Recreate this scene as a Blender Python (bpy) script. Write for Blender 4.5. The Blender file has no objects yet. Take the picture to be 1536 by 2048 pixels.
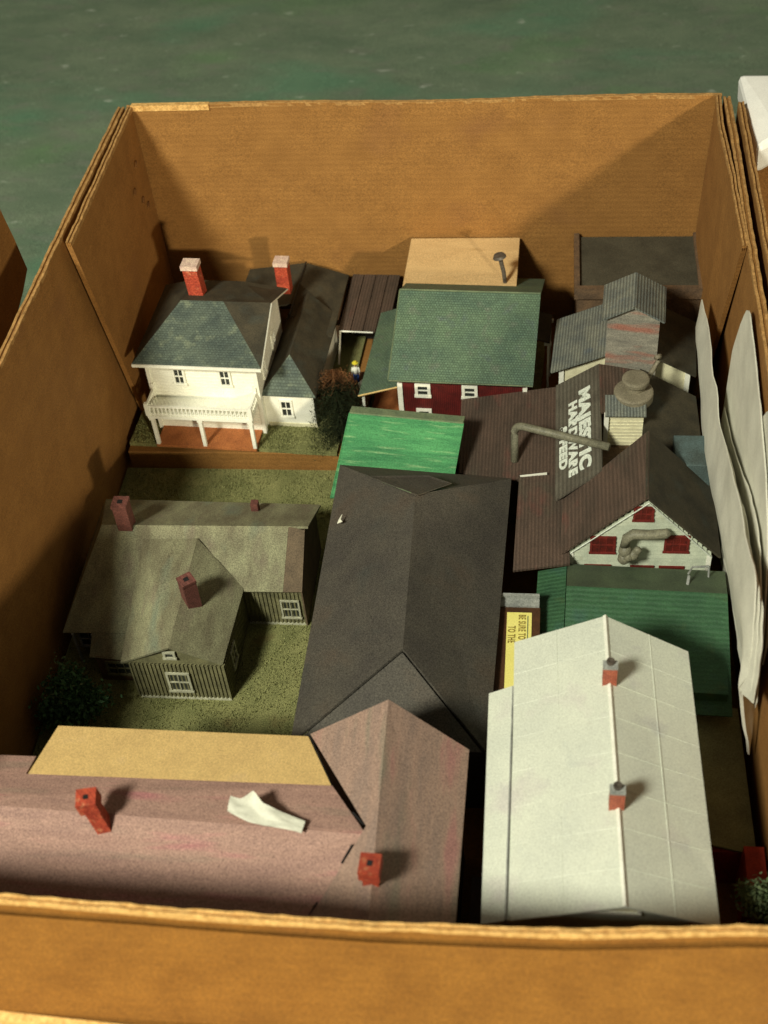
import bpy, math, random
from mathutils import Vector, Matrix
from mathutils import noise as mnoise
random.seed(4)
S = 0.01                                   # all numbers below are centimetres
scene = bpy.context.scene
col = scene.collection
# ------------------------------------------------------------------ camera
CP = Vector((9.6207, -58.821, 74.259))
FPX, YAW, PIT, ROL = 2635.7, -0.168982, 0.793542, -0.103415
_f = Vector((math.sin(YAW)*math.cos(PIT), math.cos(YAW)*math.cos(PIT), -math.sin(PIT)))
_r = Vector((math.cos(YAW), -math.sin(YAW), 0)); _u = _r.cross(_f)
RX = _r*math.cos(ROL)+_u*math.sin(ROL); UX = _u*math.cos(ROL)-_r*math.sin(ROL)
cd = bpy.data.cameras.new('camera'); cam = bpy.data.objects.new('camera', cd); col.objects.link(cam)
cam.matrix_world = Matrix(((RX.x, UX.x, -_f.x, CP.x*S), (RX.y, UX.y, -_f.y, CP.y*S), (RX.z, UX.z, -_f.z, CP.z*S), (0, 0, 0, 1)))
cd.sensor_fit = 'VERTICAL'; cd.sensor_height = 24; cd.lens = FPX/2048*24
cd.clip_start = .01; cd.clip_end = 20
cd.dof.use_dof = True; cd.dof.focus_distance = .86; cd.dof.aperture_fstop = 7
scene.camera = cam
# ------------------------------------------------------------------ world, lamps, exposure
w = bpy.data.worlds.new('World'); scene.world = w; w.use_nodes = True
bg = w.node_tree.nodes['Background']; bg.inputs[0].default_value = (1, .86, .62, 1); bg.inputs[1].default_value = .11
def lamp(name, loc, tgt, size, power, colr):
    l = bpy.data.lights.new(name, 'AREA'); l.shape = 'DISK'; l.size = size*S; l.energy = power; l.color = colr
    o = bpy.data.objects.new(name, l); col.objects.link(o)
    o.location = Vector(loc)*S
    o.rotation_euler = (Vector(tgt)-Vector(loc)).to_track_quat('-Z', 'Y').to_euler()
lamp('ceiling_lamp', (-72, -128, 160), (2, -4, 12), 33, 50, (1, .98, .80))
lamp('room_lamp', (133, -250, 108), (-5, 10, 15), 13, 55, (1, .88, .62))
vs = scene.view_settings; vs.view_transform = 'Standard'; vs.look = 'None'; vs.exposure = 0; vs.gamma = 1

# ------------------------------------------------------------------ materials
def mat(name, c1, c2=None, scale=1.5, rough=.75, bump=.15, bscale=14, spots=None, stretch=(1, 1, 1), grain=.12, kind=None, kp=None, spec=.3):
    """c1/c2 mottled by a large noise (scale per cm), fine grain on top; kind adds a pattern"""
    m = bpy.data.materials.new(name); m.use_nodes = True; nt = m.node_tree; N = nt.nodes; L = nt.links
    b = N['Principled BSDF']; b.inputs['Roughness'].default_value = rough; b.inputs['Specular IOR Level'].default_value = spec
    tc = N.new('ShaderNodeTexCoord'); mp = N.new('ShaderNodeMapping'); L.new(tc.outputs['Object'], mp.inputs[0])
    mp.inputs['Scale'].default_value = [100*s for s in stretch]
    if c2 is None: c2 = [x*.75 for x in c1]
    n = N.new('ShaderNodeTexNoise'); n.inputs['Scale'].default_value = scale; n.inputs['Detail'].default_value = 6; n.inputs['Roughness'].default_value = .62
    L.new(mp.outputs[0], n.inputs[0])
    r = N.new('ShaderNodeValToRGB'); L.new(n.outputs[0], r.inputs[0])
    r.color_ramp.elements[0].position = .36; r.color_ramp.elements[0].color = (*c2, 1)
    r.color_ramp.elements[1].position = .64; r.color_ramp.elements[1].color = (*c1, 1)
    cur = r.outputs[0]
    if spots:                                        # stains or wear: (colour, scale, threshold, amount)
        for (sc, ss, th, am) in spots:
            n2 = N.new('ShaderNodeTexNoise'); n2.inputs['Scale'].default_value = ss; n2.inputs['Detail'].default_value = 4
            L.new(mp.outputs[0], n2.inputs[0])
            rr = N.new('ShaderNodeMapRange'); rr.inputs[1].default_value = th; rr.inputs[2].default_value = th+.14; rr.inputs[4].default_value = am
            L.new(n2.outputs[0], rr.inputs[0])
            mx = N.new('ShaderNodeMix'); mx.data_type = 'RGBA'; L.new(rr.outputs[0], mx.inputs[0]); L.new(cur, mx.inputs[6]); mx.inputs[7].default_value = (*sc, 1)
            cur = mx.outputs[2]
    g = N.new('ShaderNodeTexNoise'); g.inputs['Scale'].default_value = 1300; g.inputs['Detail'].default_value = 2; L.new(tc.outputs['Object'], g.inputs[0])
    gr = N.new('ShaderNodeMapRange'); gr.inputs[1].default_value = .3; gr.inputs[2].default_value = .7; gr.inputs[3].default_value = 1-grain*2.4; gr.inputs[4].default_value = 1+grain*2.4
    L.new(g.outputs[0], gr.inputs[0])
    mm = N.new('ShaderNodeVectorMath'); mm.operation = 'MULTIPLY'; L.new(cur, mm.inputs[0]); L.new(gr.outputs[0], mm.inputs[1]); cur = mm.outputs[0]
    hb = N.new('ShaderNodeTexNoise'); hb.inputs['Scale'].default_value = bscale; hb.inputs['Detail'].default_value = 4; L.new(mp.outputs[0], hb.inputs[0])
    height = hb.outputs[0]
    if kind:
        mp2 = N.new('ShaderNodeMapping'); L.new(tc.outputs['Object'], mp2.inputs[0]); mp2.inputs['Scale'].default_value = (100, 100, 100)
        if kind == 'brick':
            sx = N.new('ShaderNodeSeparateXYZ'); L.new(mp2.outputs[0], sx.inputs[0]); ad0 = N.new('ShaderNodeMath'); L.new(sx.outputs[0], ad0.inputs[0]); L.new(sx.outputs[1], ad0.inputs[1])
            cx = N.new('ShaderNodeCombineXYZ'); L.new(ad0.outputs[0], cx.inputs[0]); L.new(sx.outputs[2], cx.inputs[1]); mp2 = cx
        if kind in ('shingle', 'brick'):
            t = N.new('ShaderNodeTexBrick'); t.inputs['Scale'].default_value = 1; t.inputs['Brick Width'].default_value = kp[0]; t.inputs['Row Height'].default_value = kp[1]
            t.inputs['Mortar Size'].default_value = .03; t.inputs['Mortar Smooth'].default_value = .6
            t.inputs['Color1'].default_value = (1.12, 1.12, 1.12, 1); t.inputs['Color2'].default_value = (.85, .85, .85, 1); t.inputs['Mortar'].default_value = (.66, .66, .66, 1)
            L.new(mp2.outputs[0], t.inputs[0]); fac = t.outputs[0]; hh = t.outputs[1]; inv = -1
        else:                                        # 'bx' / 'by': corrugation lines across x / y
            t = N.new('ShaderNodeTexWave'); t.bands_direction = {'bx': 'X', 'by': 'Y', 'flute': 'Z'}[kind]
            t.inputs['Scale'].default_value = kp[0]; t.inputs['Distortion'].default_value = kp[1]; t.inputs['Detail'].default_value = 1
            L.new(mp2.outputs[0], t.inputs[0])
            q = N.new('ShaderNodeMapRange'); q.inputs[3].default_value = 1-kp[2]; q.inputs[4].default_value = 1+kp[2]*.6; L.new(t.outputs[1], q.inputs[0]); fac = q.outputs[0]; hh = t.outputs[1]; inv = 1
        m2 = N.new('ShaderNodeVectorMath'); m2.operation = 'MULTIPLY'; L.new(cur, m2.inputs[0]); L.new(fac, m2.inputs[1]); cur = m2.outputs[0]
        ad = N.new('ShaderNodeMath'); ad.operation = 'MULTIPLY_ADD'; L.new(hh, ad.inputs[0]); ad.inputs[1].default_value = 1.2*inv; L.new(height, ad.inputs[2]); height = ad.outputs[0]
    L.new(cur, b.inputs['Base Color'])
    if bump:
        bp = N.new('ShaderNodeBump'); bp.inputs['Strength'].default_value = bump; bp.inputs['Distance'].default_value = .0006
        L.new(height, bp.inputs['Height']); L.new(bp.outputs[0], b.inputs['Normal'])
    return m
M = {}
M['card'] = mat('cardboard', (.30, .145, .038), (.25, .118, .030), .5, .8, .12, 8, [((.20, .09, .035), .16, .58, .45), ((.5, .28, .09), 1.4, .70, .5), ((.15, .06, .025), 3.5, .72, .5)], (.8, 1, 1.1), kind='flute', kp=(.7, .04, .02))
M['cardD'] = mat('cardboard_shaded', (.235, .10, .015), (.19, .078, .011), .5, .85, .12, 8, [((.14, .05, .012), .2, .58, .4), ((.34, .17, .05), 1.6, .7, .4)], (.8, 1, 1.1), kind='flute', kp=(.7, .04, .02))  # darker copy of the cardboard, the front flap's shade put into its colour
M['edge'] = mat('torn_cardboard_edge', (.8, .5, .18), (.5, .27, .08), 3, .9, .4, 20)
M['edgeM'] = mat('worn_cardboard_edge', (.46, .26, .09), (.30, .16, .05), 3, .9, .4, 20)
M['edgeD'] = mat('flute_gap', (.25, .12, .035), (.14, .06, .02), 3, .9, .4, 20)
M['cloth'] = mat('green_cloth', (.235, .305, .205), (.165, .235, .155), .12, .9, .8, 30, [((.11, .32, .19), .045, .53, .5), ((.16, .35, .13), .05, .56, .5), ((.24, .26, .21), .3, .56, .5), ((.6, .66, .56), .4, .665, .8), ((.06, .13, .09), 1.5, .62, .4)], (1, 2.0, 1), grain=.22)
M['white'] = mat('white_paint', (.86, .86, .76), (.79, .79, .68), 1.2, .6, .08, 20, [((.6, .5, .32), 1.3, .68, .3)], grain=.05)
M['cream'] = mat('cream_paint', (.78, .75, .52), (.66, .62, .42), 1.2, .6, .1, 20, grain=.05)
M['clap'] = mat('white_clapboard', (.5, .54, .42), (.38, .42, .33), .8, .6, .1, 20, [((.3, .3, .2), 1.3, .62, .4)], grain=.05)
M['glass'] = mat('dark_pane', (.035, .04, .035), (.02, .022, .02), 2, .15, 0, spec=.5)
M['redframe'] = mat('red_frame', (.19, .026, .02), (.12, .02, .015), 2.5, .5, .1)
M['redglass'] = mat('red_shutter', (.13, .016, .011), (.06, .013, .01), 2.5, .5, .1)
M['brick'] = mat('chimney_brick', (.52, .085, .04), (.36, .05, .028), 3, .6, .3, 12, [((.7, .3, .15), 2.5, .58, .6)], kind='brick', kp=(.3, .14))
M['brickL'] = mat('faded_chimney_brick', (.55, .16, .09), (.42, .11, .07), 3, .6, .3, 12, kind='brick', kp=(.25, .12))
M['brickD'] = mat('old_chimney_brick', (.19, .07, .055), (.13, .05, .04), 3, .7, .3, 12, kind='brick', kp=(.3, .14))
M['cap'] = mat('chimney_cap', (.72, .56, .44), (.55, .38, .33), 3, .6, .2)
M['shing'] = mat('blue_green_shingle', (.105, .135, .105), (.06, .082, .072), .7, .65, .4, 10, [((.25, .29, .19), 1.1, .56, .5)], kind='shingle', kp=(.26, .17))
M['shingG'] = mat('green_shingle', (.125, .195, .12), (.085, .14, .10), .45, .6, .5, 10, [((.16, .18, .14), 1.1, .58, .5), ((.08, .11, .13), .9, .6, .5)], kind='shingle', kp=(.2, .17))
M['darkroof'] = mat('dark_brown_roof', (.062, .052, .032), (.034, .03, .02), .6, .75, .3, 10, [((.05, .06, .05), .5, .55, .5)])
M['barn'] = mat('barn_red', (.13, .014, .012), (.07, .01, .009), 1.2, .6, .3, 10, kind='bx', kp=(2.2, .6, .3))
M['lime'] = mat('bright_green_metal', (.085, .31, .12), (.05, .21, .085), 1.2, .5, .3, 8, [((.30, .50, .24), 2.2, .58, .6), ((.04, .17, .08), .8, .58, .6)], (.22, 1.9, 1))
M['green'] = mat('mid_green_metal', (.043, .115, .052), (.03, .082, .04), .5, .6, .3, 8, [((.035, .085, .07), .5, .58, .6), ((.09, .12, .04), .7, .6, .4)], kind='by', kp=(1.0, 1.5, .06))
M['ridgeG'] = mat('dull_green_cap', (.17, .21, .12), (.11, .15, .09), 1, .6, .2)
M['char'] = mat('charcoal_card', (.082, .074, .058), (.058, .052, .044), .3, .72, .25, 12, [((.075, .052, .038), .3, .55, .5), ((.042, .052, .048), .25, .58, .5)], grain=.2)
M['whiteroof'] = mat('white_roof', (.67, .70, .59), (.61, .64, .55), .35, .6, .15, 10, [((.57, .53, .51), .3, .56, .6), ((.46, .5, .47), .6, .6, .4), ((.5, .47, .4), 1.8, .66, .3)], grain=.06)
M['purple'] = mat('purple_brown_roof', (.38, .25, .19), (.27, .19, .155), .5, .7, .2, 10, [((.34, .13, .14), .5, .56, .55), ((.19, .19, .14), .4, .58, .6)], (2.6, .35, 1), grain=.16)
M['purpleX'] = mat('purple_brown_roof_wing', (.42, .26, .205), (.33, .2, .165), .5, .7, .2, 10, [((.38, .12, .15), .5, .57, .6), ((.24, .2, .15), .4, .58, .5)], (.35, 2.4, 1), grain=.16)
M['tan'] = mat('tan_card', (.72, .50, .20), (.64, .44, .18), .7, .8, .06, 20, [((.6, .42, .22), .7, .6, .4)], grain=.1)
M['ply'] = mat('plywood', (.72, .50, .24), (.64, .43, .20), .6, .7, .1, 16, [((.42, .26, .10), .7, .66, .6)], (.5, 2, 1), grain=.1)
M['corrB'] = mat('rusty_brown_sheet', (.105, .070, .052), (.068, .050, .038), .7, .6, .4, 8, [((.20, .06, .05), .6, .6, .5), ((.08, .08, .055), .4, .58, .6)], (1, .4, 1), kind='bx', kp=(1.35, .5, .2))
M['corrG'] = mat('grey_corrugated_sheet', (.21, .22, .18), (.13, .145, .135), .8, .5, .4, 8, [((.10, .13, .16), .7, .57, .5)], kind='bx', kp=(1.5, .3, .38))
M['signroof'] = mat('sign_roof_sheet', (.125, .115, .088), (.09, .08, .062), .6, .55, .3, 8, [((.1, .065, .05), .5, .58, .6)], kind='bx', kp=(1.2, .3, .25))
M['letter'] = mat('white_lettering', (.8, .84, .74), (.62, .68, .6), 5, .6, .1)
M['stain'] = mat('weathered_siding', (.33, .31, .25), (.2, .19, .16), .9, .7, .3, 8, [((.36, .13, .09), .5, .52, .8)], (.4, 1, 2.2))
M['beige'] = mat('beige_plastic', (.25, .22, .155), (.18, .16, .11), .9, .6, .15)
M['pipe'] = mat('grey_pipe', (.22, .21, .145), (.14, .135, .095), 2.5, .5, .2)
M['teal'] = mat('teal_sheet', (.085, .125, .125), (.06, .08, .075), .6, .5, .2)
M['farm'] = mat('farmhouse_roof', (.27, .27, .16), (.16, .145, .09), .5, .75, .35, 8, [((.15, .20, .15), .35, .55, .6), ((.17, .13, .10), .6, .58, .5)], (1.4, .5, 1), grain=.16)
M['board'] = mat('olive_boards', (.21, .20, .10), (.12, .115, .06), 1.2, .75, .3, 10)
M['brownwall'] = mat('brown_wall', (.18, .11, .06), (.10, .065, .04), 1.2, .75, .3, 10)
M['gablebrown'] = mat('gable_brown', (.16, .115, .07), (.11, .08, .05), 1.2, .75, .3, 10)
M['grass'] = mat('flocked_grass', (.25, .25, .10), (.15, .16, .06), .4, .95, 1.0, 14, [((.13, .08, .03), .35, .6, .6), ((.30, .30, .13), 1.2, .6, .4)], grain=.2)
M['grassT'] = mat('grass_fibres', (.29, .29, .12), (.19, .2, .075), .5, .95, 0, grain=.2)
M['orange'] = mat('orange_floor', (.45, .16, .05), (.33, .11, .035), 1, .7, .2)
M['foam'] = mat('white_foam_sheet', (.74, .73, .62), (.6, .59, .5), .4, .7, .2, 5, grain=.04)
M['foamW'] = mat('bright_foam', (.9, .9, .86), (.8, .8, .77), .4, .6, .1, 5, grain=.03)
M['needle'] = mat('fir_needles', (.045, .06, .022), (.025, .036, .015), 1, .8, 0)
M['needleB'] = mat('dry_needles', (.42, .20, .08), (.26, .12, .05), 1, .8, 0)
M['leaf'] = mat('dark_leaves', (.07, .17, .065), (.045, .10, .045), 1, .8, 0)
M['leafL'] = mat('pale_leaves', (.2, .26, .13), (.12, .18, .08), 1, .8, 0)
M['trunk'] = mat('tree_trunk', (.10, .06, .03), (.06, .035, .02), 1, .9, .2)
M['paper'] = mat('white_paper', (.72, .72, .60), (.62, .62, .52), .8, .55, .2, 6, grain=.03)
M['yellow'] = mat('yellow_label', (.86, .78, .24), (.8, .72, .2), .8, .5, .03, grain=.05)
M['print'] = mat('brown_print', (.30, .22, .05), (.25, .18, .04), 3, .6, 0)
M['boxbrown'] = mat('dark_brown_box', (.09, .04, .018), (.06, .028, .014), .8, .5, .1)
M['oldwhite'] = mat('aged_trim', (.46, .46, .33), (.33, .33, .24), 1.5, .7, .1)
M['grey'] = mat('grey_plastic', (.35, .36, .33), (.2, .21, .2), .8, .5, .1)
M['black'] = mat('black_paint', (.02, .02, .02), (.012, .012, .012), .8, .6, .1)
M['skin'] = mat('skin', (.6, .36, .2)); M['blue'] = mat('blue_cloth', (.03, .12, .5)); M['yel'] = mat('yellow_hat', (.75, .65, .05))
M['screw'] = mat('dark_metal', (.12, .10, .08), (.06, .05, .04), 4, .4, .2)

# ------------------------------------------------------------------ mesh helpers
class MB:
    def __init__(s): s.v = []; s.f = []; s.m = []
    def face(s, pts, m=0):
        i = len(s.v); s.v += [tuple(p) for p in pts]; s.f.append(list(range(i, i+len(pts)))); s.m.append(m)
    def slab(s, pts, t, m=0, me=None):
        """planar polygon extruded t against its upward (or given) normal"""
        me = m if me is None else me
        P = [Vector(p) for p in pts]; n = Vector((0, 0, 0))
        for a, b in zip(P, P[1:]+P[:1]): n += a.cross(b)
        n.normalize()
        if n.z < -1e-6: P.reverse(); n = -n
        Q = [p-n*t for p in P]; k = len(P); i = len(s.v)
        s.v += [tuple(p) for p in P+Q]
        s.f.append(list(range(i, i+k))); s.m.append(m)
        s.f.append(list(range(i+2*k-1, i+k-1, -1))); s.m.append(me)
        for j in range(k):
            s.f.append([i+j, i+k+j, i+k+(j+1) % k, i+(j+1) % k]); s.m.append(me)
        return s
    def ext(s, pts, d, m=0, me=None):
        """polygon extruded by the vector d"""
        me = m if me is None else me
        P = [Vector(p) for p in pts]; n = Vector((0, 0, 0)); d = Vector(d)
        for a, b in zip(P, P[1:]+P[:1]): n += a.cross(b)
        if n.dot(d) > 0: P.reverse()
        Q = [p+d for p in P]; k = len(P); i = len(s.v)
        s.v += [tuple(p) for p in P+Q]
        s.f.append(list(range(i, i+k))); s.m.append(m)
        s.f.append(list(range(i+2*k-1, i+k-1, -1))); s.m.append(m)
        for j in range(k):
            s.f.append([i+j, i+k+j, i+k+(j+1) % k, i+(j+1) % k]); s.m.append(me)
        return s
    def box(s, x0, x1, y0, y1, z0, z1, m=0):
        return s.ext([(x0, y0, z0), (x1, y0, z0), (x1, y1, z0), (x0, y1, z0)], (0, 0, z1-z0), m)
    def tube(s, path, r, n=8, m=0, cap=True):
        P = [Vector(p) for p in path]; R = r if isinstance(r, (list, tuple)) else [r]*len(P); i = len(s.v)
        up = Vector((.13, .27, .95))
        for k, p in enumerate(P):
            t = (P[min(k+1, len(P)-1)]-P[max(k-1, 0)]).normalized(); a = t.cross(up).normalized(); b = a.cross(t)
            for j in range(n):
                q = 2*math.pi*j/n; s.v.append(tuple(p+(a*math.cos(q)+b*math.sin(q))*R[k]))
        for k in range(len(P)-1):
            for j in range(n):
                s.f.append([i+k*n+j, i+k*n+(j+1) % n, i+(k+1)*n+(j+1) % n, i+(k+1)*n+j]); s.m.append(m)
        if cap:
            s.f.append([i+j for j in range(n)][::-1]); s.m.append(m)
            s.f.append([i+(len(P)-1)*n+j for j in range(n)]); s.m.append(m)
        return s
    def lathe(s, prof, c, n=28, m=0):
        i = len(s.v)
        for (r, z) in prof:
            for j in range(n):
                q = 2*math.pi*j/n; s.v.append((c[0]+r*math.cos(q), c[1]+r*math.sin(q), c[2]+z))
        for k in range(len(prof)-1):
            for j in range(n):
                s.f.append([i+k*n+j, i+k*n+(j+1) % n, i+(k+1)*n+(j+1) % n, i+(k+1)*n+j]); s.m.append(m)
        s.f.append([i+j for j in range(n)][::-1]); s.m.append(m); s.f.append([i+(len(prof)-1)*n+j for j in range(n)]); s.m.append(m)
        return s
def obj(name, mb, mats, parent=None, off=None, smooth=False, bevel=0):
    """links the builder as one object; coordinates are in the parent's own frame (off: subtract a world point)"""
    me = bpy.data.meshes.new(name)
    o0 = Vector(off) if off is not None else Vector((0, 0, 0))
    me.from_pydata([tuple((Vector(v)-o0)*S) for v in mb.v], [], mb.f)
    for m in (mats if isinstance(mats, (list, tuple)) else [mats]): me.materials.append(M[m] if isinstance(m, str) else m)
    me.polygons.foreach_set('material_index', mb.m)
    if smooth: me.polygons.foreach_set('use_smooth', [True]*len(mb.f))
    o = bpy.data.objects.new(name, me); col.objects.link(o)
    if parent: o.parent = parent
    if bevel:
        md = o.modifiers.new('bevel', 'BEVEL'); md.width = bevel*S; md.segments = 2; md.limit_method = 'ANGLE'; md.harden_normals = False
    return o
def tag(o, label=None, cat=None, group=None, kind=None):
    if label: o['label'] = label
    if cat: o['category'] = cat
    if group: o['group'] = group
    if kind: o['kind'] = kind
    return o
def thing(name, loc, label, cat, rz=0, group=None):
    o = bpy.data.objects.new(name, None); col.objects.link(o); o.location = Vector(loc)*S; o.rotation_euler = (0, 0, math.radians(rz))
    o.empty_display_size = .01
    return tag(o, label, cat, group)
def lerp(pts, x):
    for (a, b), (c, d) in zip(pts, pts[1:]):
        if x <= c: return b+(d-b)*max(0, (x-a))/(c-a)
    return pts[-1][1]
def window(par, c, ax, w_, h_, mats=('white', 'glass'), fr=.16, dep=.12, cols=2, rows=2, off=None, name='window'):
    """window in a wall facing -y (ax='x') or +x (ax='y'); frame bars proud of the wall, pane behind them"""
    cx, cy, cz = c
    def bx(mb, a0, a1, z0, z1, d0, d1):
        if ax == 'x': mb.box(cx+a0, cx+a1, cy-d1, cy-d0, cz+z0, cz+z1)
        else: mb.box(cx+d0, cx+d1, cy+a0, cy+a1, cz+z0, cz+z1)
    f = MB(); W, H = w_/2, h_/2
    bx(f, -W, W, H-fr, H, 0, dep); bx(f, -W-.05, W+.05, -H, -H+fr, 0, dep*1.3)
    bx(f, -W, -W+fr, -H+fr, H-fr, 0, dep); bx(f, W-fr, W, -H+fr, H-fr, 0, dep)
    root = obj(name, f, mats[0], par, off)
    b = MB(); t = .028
    for k in range(1, cols): x = -W+fr+(w_-2*fr)*k/cols; bx(b, x-t, x+t, -H+fr, H-fr, .012, dep*.7)
    for k in range(1, rows): z = -H+fr+(h_-2*fr)*k/rows; bx(b, -W+fr, W-fr, z-t*1.5, z+t*1.5, .012, dep*.75)
    obj('muntin', b, mats[0], root)
    pw, ph = (w_-2*fr)/cols, (h_-2*fr)/rows
    for i in range(cols):
        for j in range(rows):
            p = MB(); bx(p, -W+fr+i*pw, -W+fr+(i+1)*pw, -H+fr+j*ph, -H+fr+(j+1)*ph, .002, .02); obj('pane', p, mats[1], root)
    return root
def chimney(par, x, y, z0, z1, w_=1.1, d_=1.0, mats=('brick', 'cap'), capo=.1, caph=.35, lean=(0, 0), rz=0, pot=None, hole=True):
    c = MB(); a = w_/2; b = d_/2
    R = Matrix.Rotation(math.radians(rz), 3, 'Z')
    def q(px, py, pz): v = R @ Vector((px, py, 0)); t = (pz-z0)/(z1-z0); return (x+v.x+lean[0]*t, y+v.y+lean[1]*t, pz)
    def ring(mb, aa, bb, za, zb, m=0):
        lo = [q(-aa, -bb, za), q(aa, -bb, za), q(aa, bb, za), q(-aa, bb, za)]; hi = [q(-aa, -bb, zb), q(aa, -bb, zb), q(aa, bb, zb), q(-aa, bb, zb)]
        mb.face(lo[::-1], m); mb.face(hi, m)
        for k in range(4): mb.face([lo[k], lo[(k+1) % 4], hi[(k+1) % 4], hi[k]], m)
    ring(c, a, b, z0, z1-caph); o = obj('chimney', c, mats[0], par)
    if caph:
        k = MB(); ring(k, a+capo, b+capo, z1-caph, z1); ring(k, a*.35, b*.35, z1, z1+.02, 1) if hole else None; obj('chimney_cap', k, [mats[1], 'black'], o)
    if pot:
        l = MB().lathe([(pot, -.02), (pot*1.1, .2), (pot*.6, .2), (pot*.6, .1)], (x+lean[0], y+lean[1]+.1, z1), 14); obj('chimney_pot', l, 'screw', o)
    return o
def text(s, size, mat_, par, mtx, name='lettering', bold=.0, shear=0, sx=1.0):
    cu = bpy.data.curves.new(name, 'FONT'); cu.body = s; cu.size = 1; cu.offset = bold; cu.shear = shear; cu.extrude = .02; cu.space_character = 1.12
    t = bpy.data.objects.new('t', cu); col.objects.link(t); bpy.context.view_layer.update()
    me = bpy.data.meshes.new_from_object(t.evaluated_get(bpy.context.evaluated_depsgraph_get()))
    bpy.data.objects.remove(t); bpy.data.curves.remove(cu)
    wdt = max(v.co.x for v in me.vertices)
    for v in me.vertices: v.co = (mtx @ Vector((v.co.x*size*sx, v.co.y*size, v.co.z*size)))*S
    me.materials.clear(); me.materials.append(M[mat_])
    o = bpy.data.objects.new(name, me); col.objects.link(o); o.parent = par
    return o, wdt*size*sx
def frame(o, x, y):
    x = Vector(x).normalized(); y = Vector(y).normalized(); z = x.cross(y).normalized(); y = z.cross(x)
    m = Matrix((x, y, z)).transposed().to_4x4(); m.translation = Vector(o); return m
def seams(par, mat_, segs, r=.04, name='seam', kind=None):
    mb = MB()
    for a, b in segs: mb.tube([a, b], r, 4)
    o = obj(name, mb, mat_, par)
    if kind: o['kind'] = kind
    return o

FL = 5.5
# ------------------------------------------------------------------ setting
def grid_sheet(x0, x1, y0, y1, nx, ny, z, amp, sc, thick=1.5):
    mb = MB(); 
    for j in range(ny+1):
        for i in range(nx+1):
            x = x0+(x1-x0)*i/nx; y = y0+(y1-y0)*j/ny
            mb.v.append((x, y, z+amp*mnoise.noise(Vector((x*sc, y*sc, 0)))))
    for j in range(ny):
        for i in range(nx):
            a = j*(nx+1)+i; mb.f.append([a, a+1, a+nx+2, a+nx+1]); mb.m.append(0)
    return mb
tag(obj('tabletop', grid_sheet(-160, 180, -130, 200, 90, 90, 4.2, .5, .06), 'cloth', smooth=True), kind='structure')

# ------------------------------------------------------------------ cardboard boxes
def cut_edge(par, path, wdir, width, layers=3, seed=0, amp=.07, base=0.0, name='cut_edge', mats=('edge', 'edgeD')):
    """raw corrugated edge: thin pale liners with a darker fluted gap, ragged along its length"""
    rnd = random.Random(seed); P = [Vector(p) for p in path]; wd = Vector(wdir)
    n = max(8, int((P[-1]-P[0]).length*2.2)); mb = MB()
    tot = [0]
    for a, b in zip(P, P[1:]): tot.append(tot[-1]+(b-a).length)
    def at_(t):
        d = t*tot[-1]
        for k in range(len(P)-1):
            if d <= tot[k+1] or k == len(P)-2:
                u = (d-tot[k])/(tot[k+1]-tot[k]); return P[k].lerp(P[k+1], u)
    nb = layers*2-1
    for k in range(nb):
        lin = k % 2 == 0; w0 = width*k/nb; w1 = width*(k+1)/nb
        prev = None
        for i in range(n+1):
            p = at_(i/n); nz = mnoise.noise(Vector((p.x*1.3+seed, p.y*1.3, k*7.)))*amp+rnd.uniform(-amp, amp)*.5
            h = (.10+nz) if lin else (-.06+nz*.5)
            j = rnd.uniform(-.02, .02)+mnoise.noise(Vector((p.x*.5, p.y*.5, seed)))*.05
            cur = [p+wd*(w0+j)+Vector((0, 0, h+base)), p+wd*(w1+j)+Vector((0, 0, h+base)), p+wd*w0+Vector((0, 0, -.25)), p+wd*w1+Vector((0, 0, -.25))]
            if prev:
                m = 0 if lin else 1
                mb.face([prev[0], cur[0], cur[1], prev[1]], m); mb.face([prev[0], prev[2], cur[2], cur[0]], m); mb.face([prev[1], cur[1], cur[3], prev[3]], m)
            prev = cur
    return obj(name, mb, mats, par)
B = thing('cardboard_box', (0, 0, 4.6), 'large open brown cardboard box packed full of small model buildings', 'box')
O = (0, 0, 4.6)
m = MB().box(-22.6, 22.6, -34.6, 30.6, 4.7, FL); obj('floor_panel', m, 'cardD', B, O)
def bent_wall(name, p0, p1, tdir, th, topf, nseg, bow, mt='card'):
    """upright board from p0 to p1 with a gently bowed face and uneven top"""
    mb = MB(); P0 = Vector(p0); P1 = Vector(p1); T = Vector(tdir)
    NZ = 6
    def pt(i, j, s_):
        u = i/nseg; v = j/NZ; p = P0.lerp(P1, u); zt = topf(u)
        z = FL+(zt-FL)*v
        return p+T*(bow*math.sin(math.pi*u)*v + .12*mnoise.noise(Vector((u*4, v*2, p0[0])))+s_*th)+Vector((0, 0, z))
    for s_ in (0, 1):
        base = len(mb.v)
        for i in range(nseg+1):
            for j in range(NZ+1): mb.v.append(tuple(pt(i, j, s_)))
        for i in range(nseg):
            for j in range(NZ):
                a = base+i*(NZ+1)+j; mb.f.append([a, a+NZ+1, a+NZ+2, a+1]); mb.m.append(0)
    h = (nseg+1)*(NZ+1)
    for i in range(nseg):
        a = i*(NZ+1)+NZ; mb.f.append([a, a+NZ+1, a+NZ+1+h, a+h]); mb.m.append(0)
    for i in (0, nseg):
        for j in range(NZ): a = i*(NZ+1)+j; mb.f.append([a, a+1, a+1+h, a+h]); mb.m.append(0)
    o = obj(name, mb, mt, B, O, smooth=True)
    md = o.modifiers.new('split', 'EDGE_SPLIT'); md.split_angle = .6
    return [pt(i, NZ, 0) for i in range(nseg+1)]
FT = [(0, 26.15), (.12, 25.9), (.23, 25.55), (.58, 24.85), (.75, 25.2), (.9, 26.25), (1, 26.5)]
top = bent_wall('back_wall', (-22, 30, 0), (22, 30, 0), (0, 1, 0), .32, lambda u: 26+.12*math.sin(u*9), 24, .2)
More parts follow.
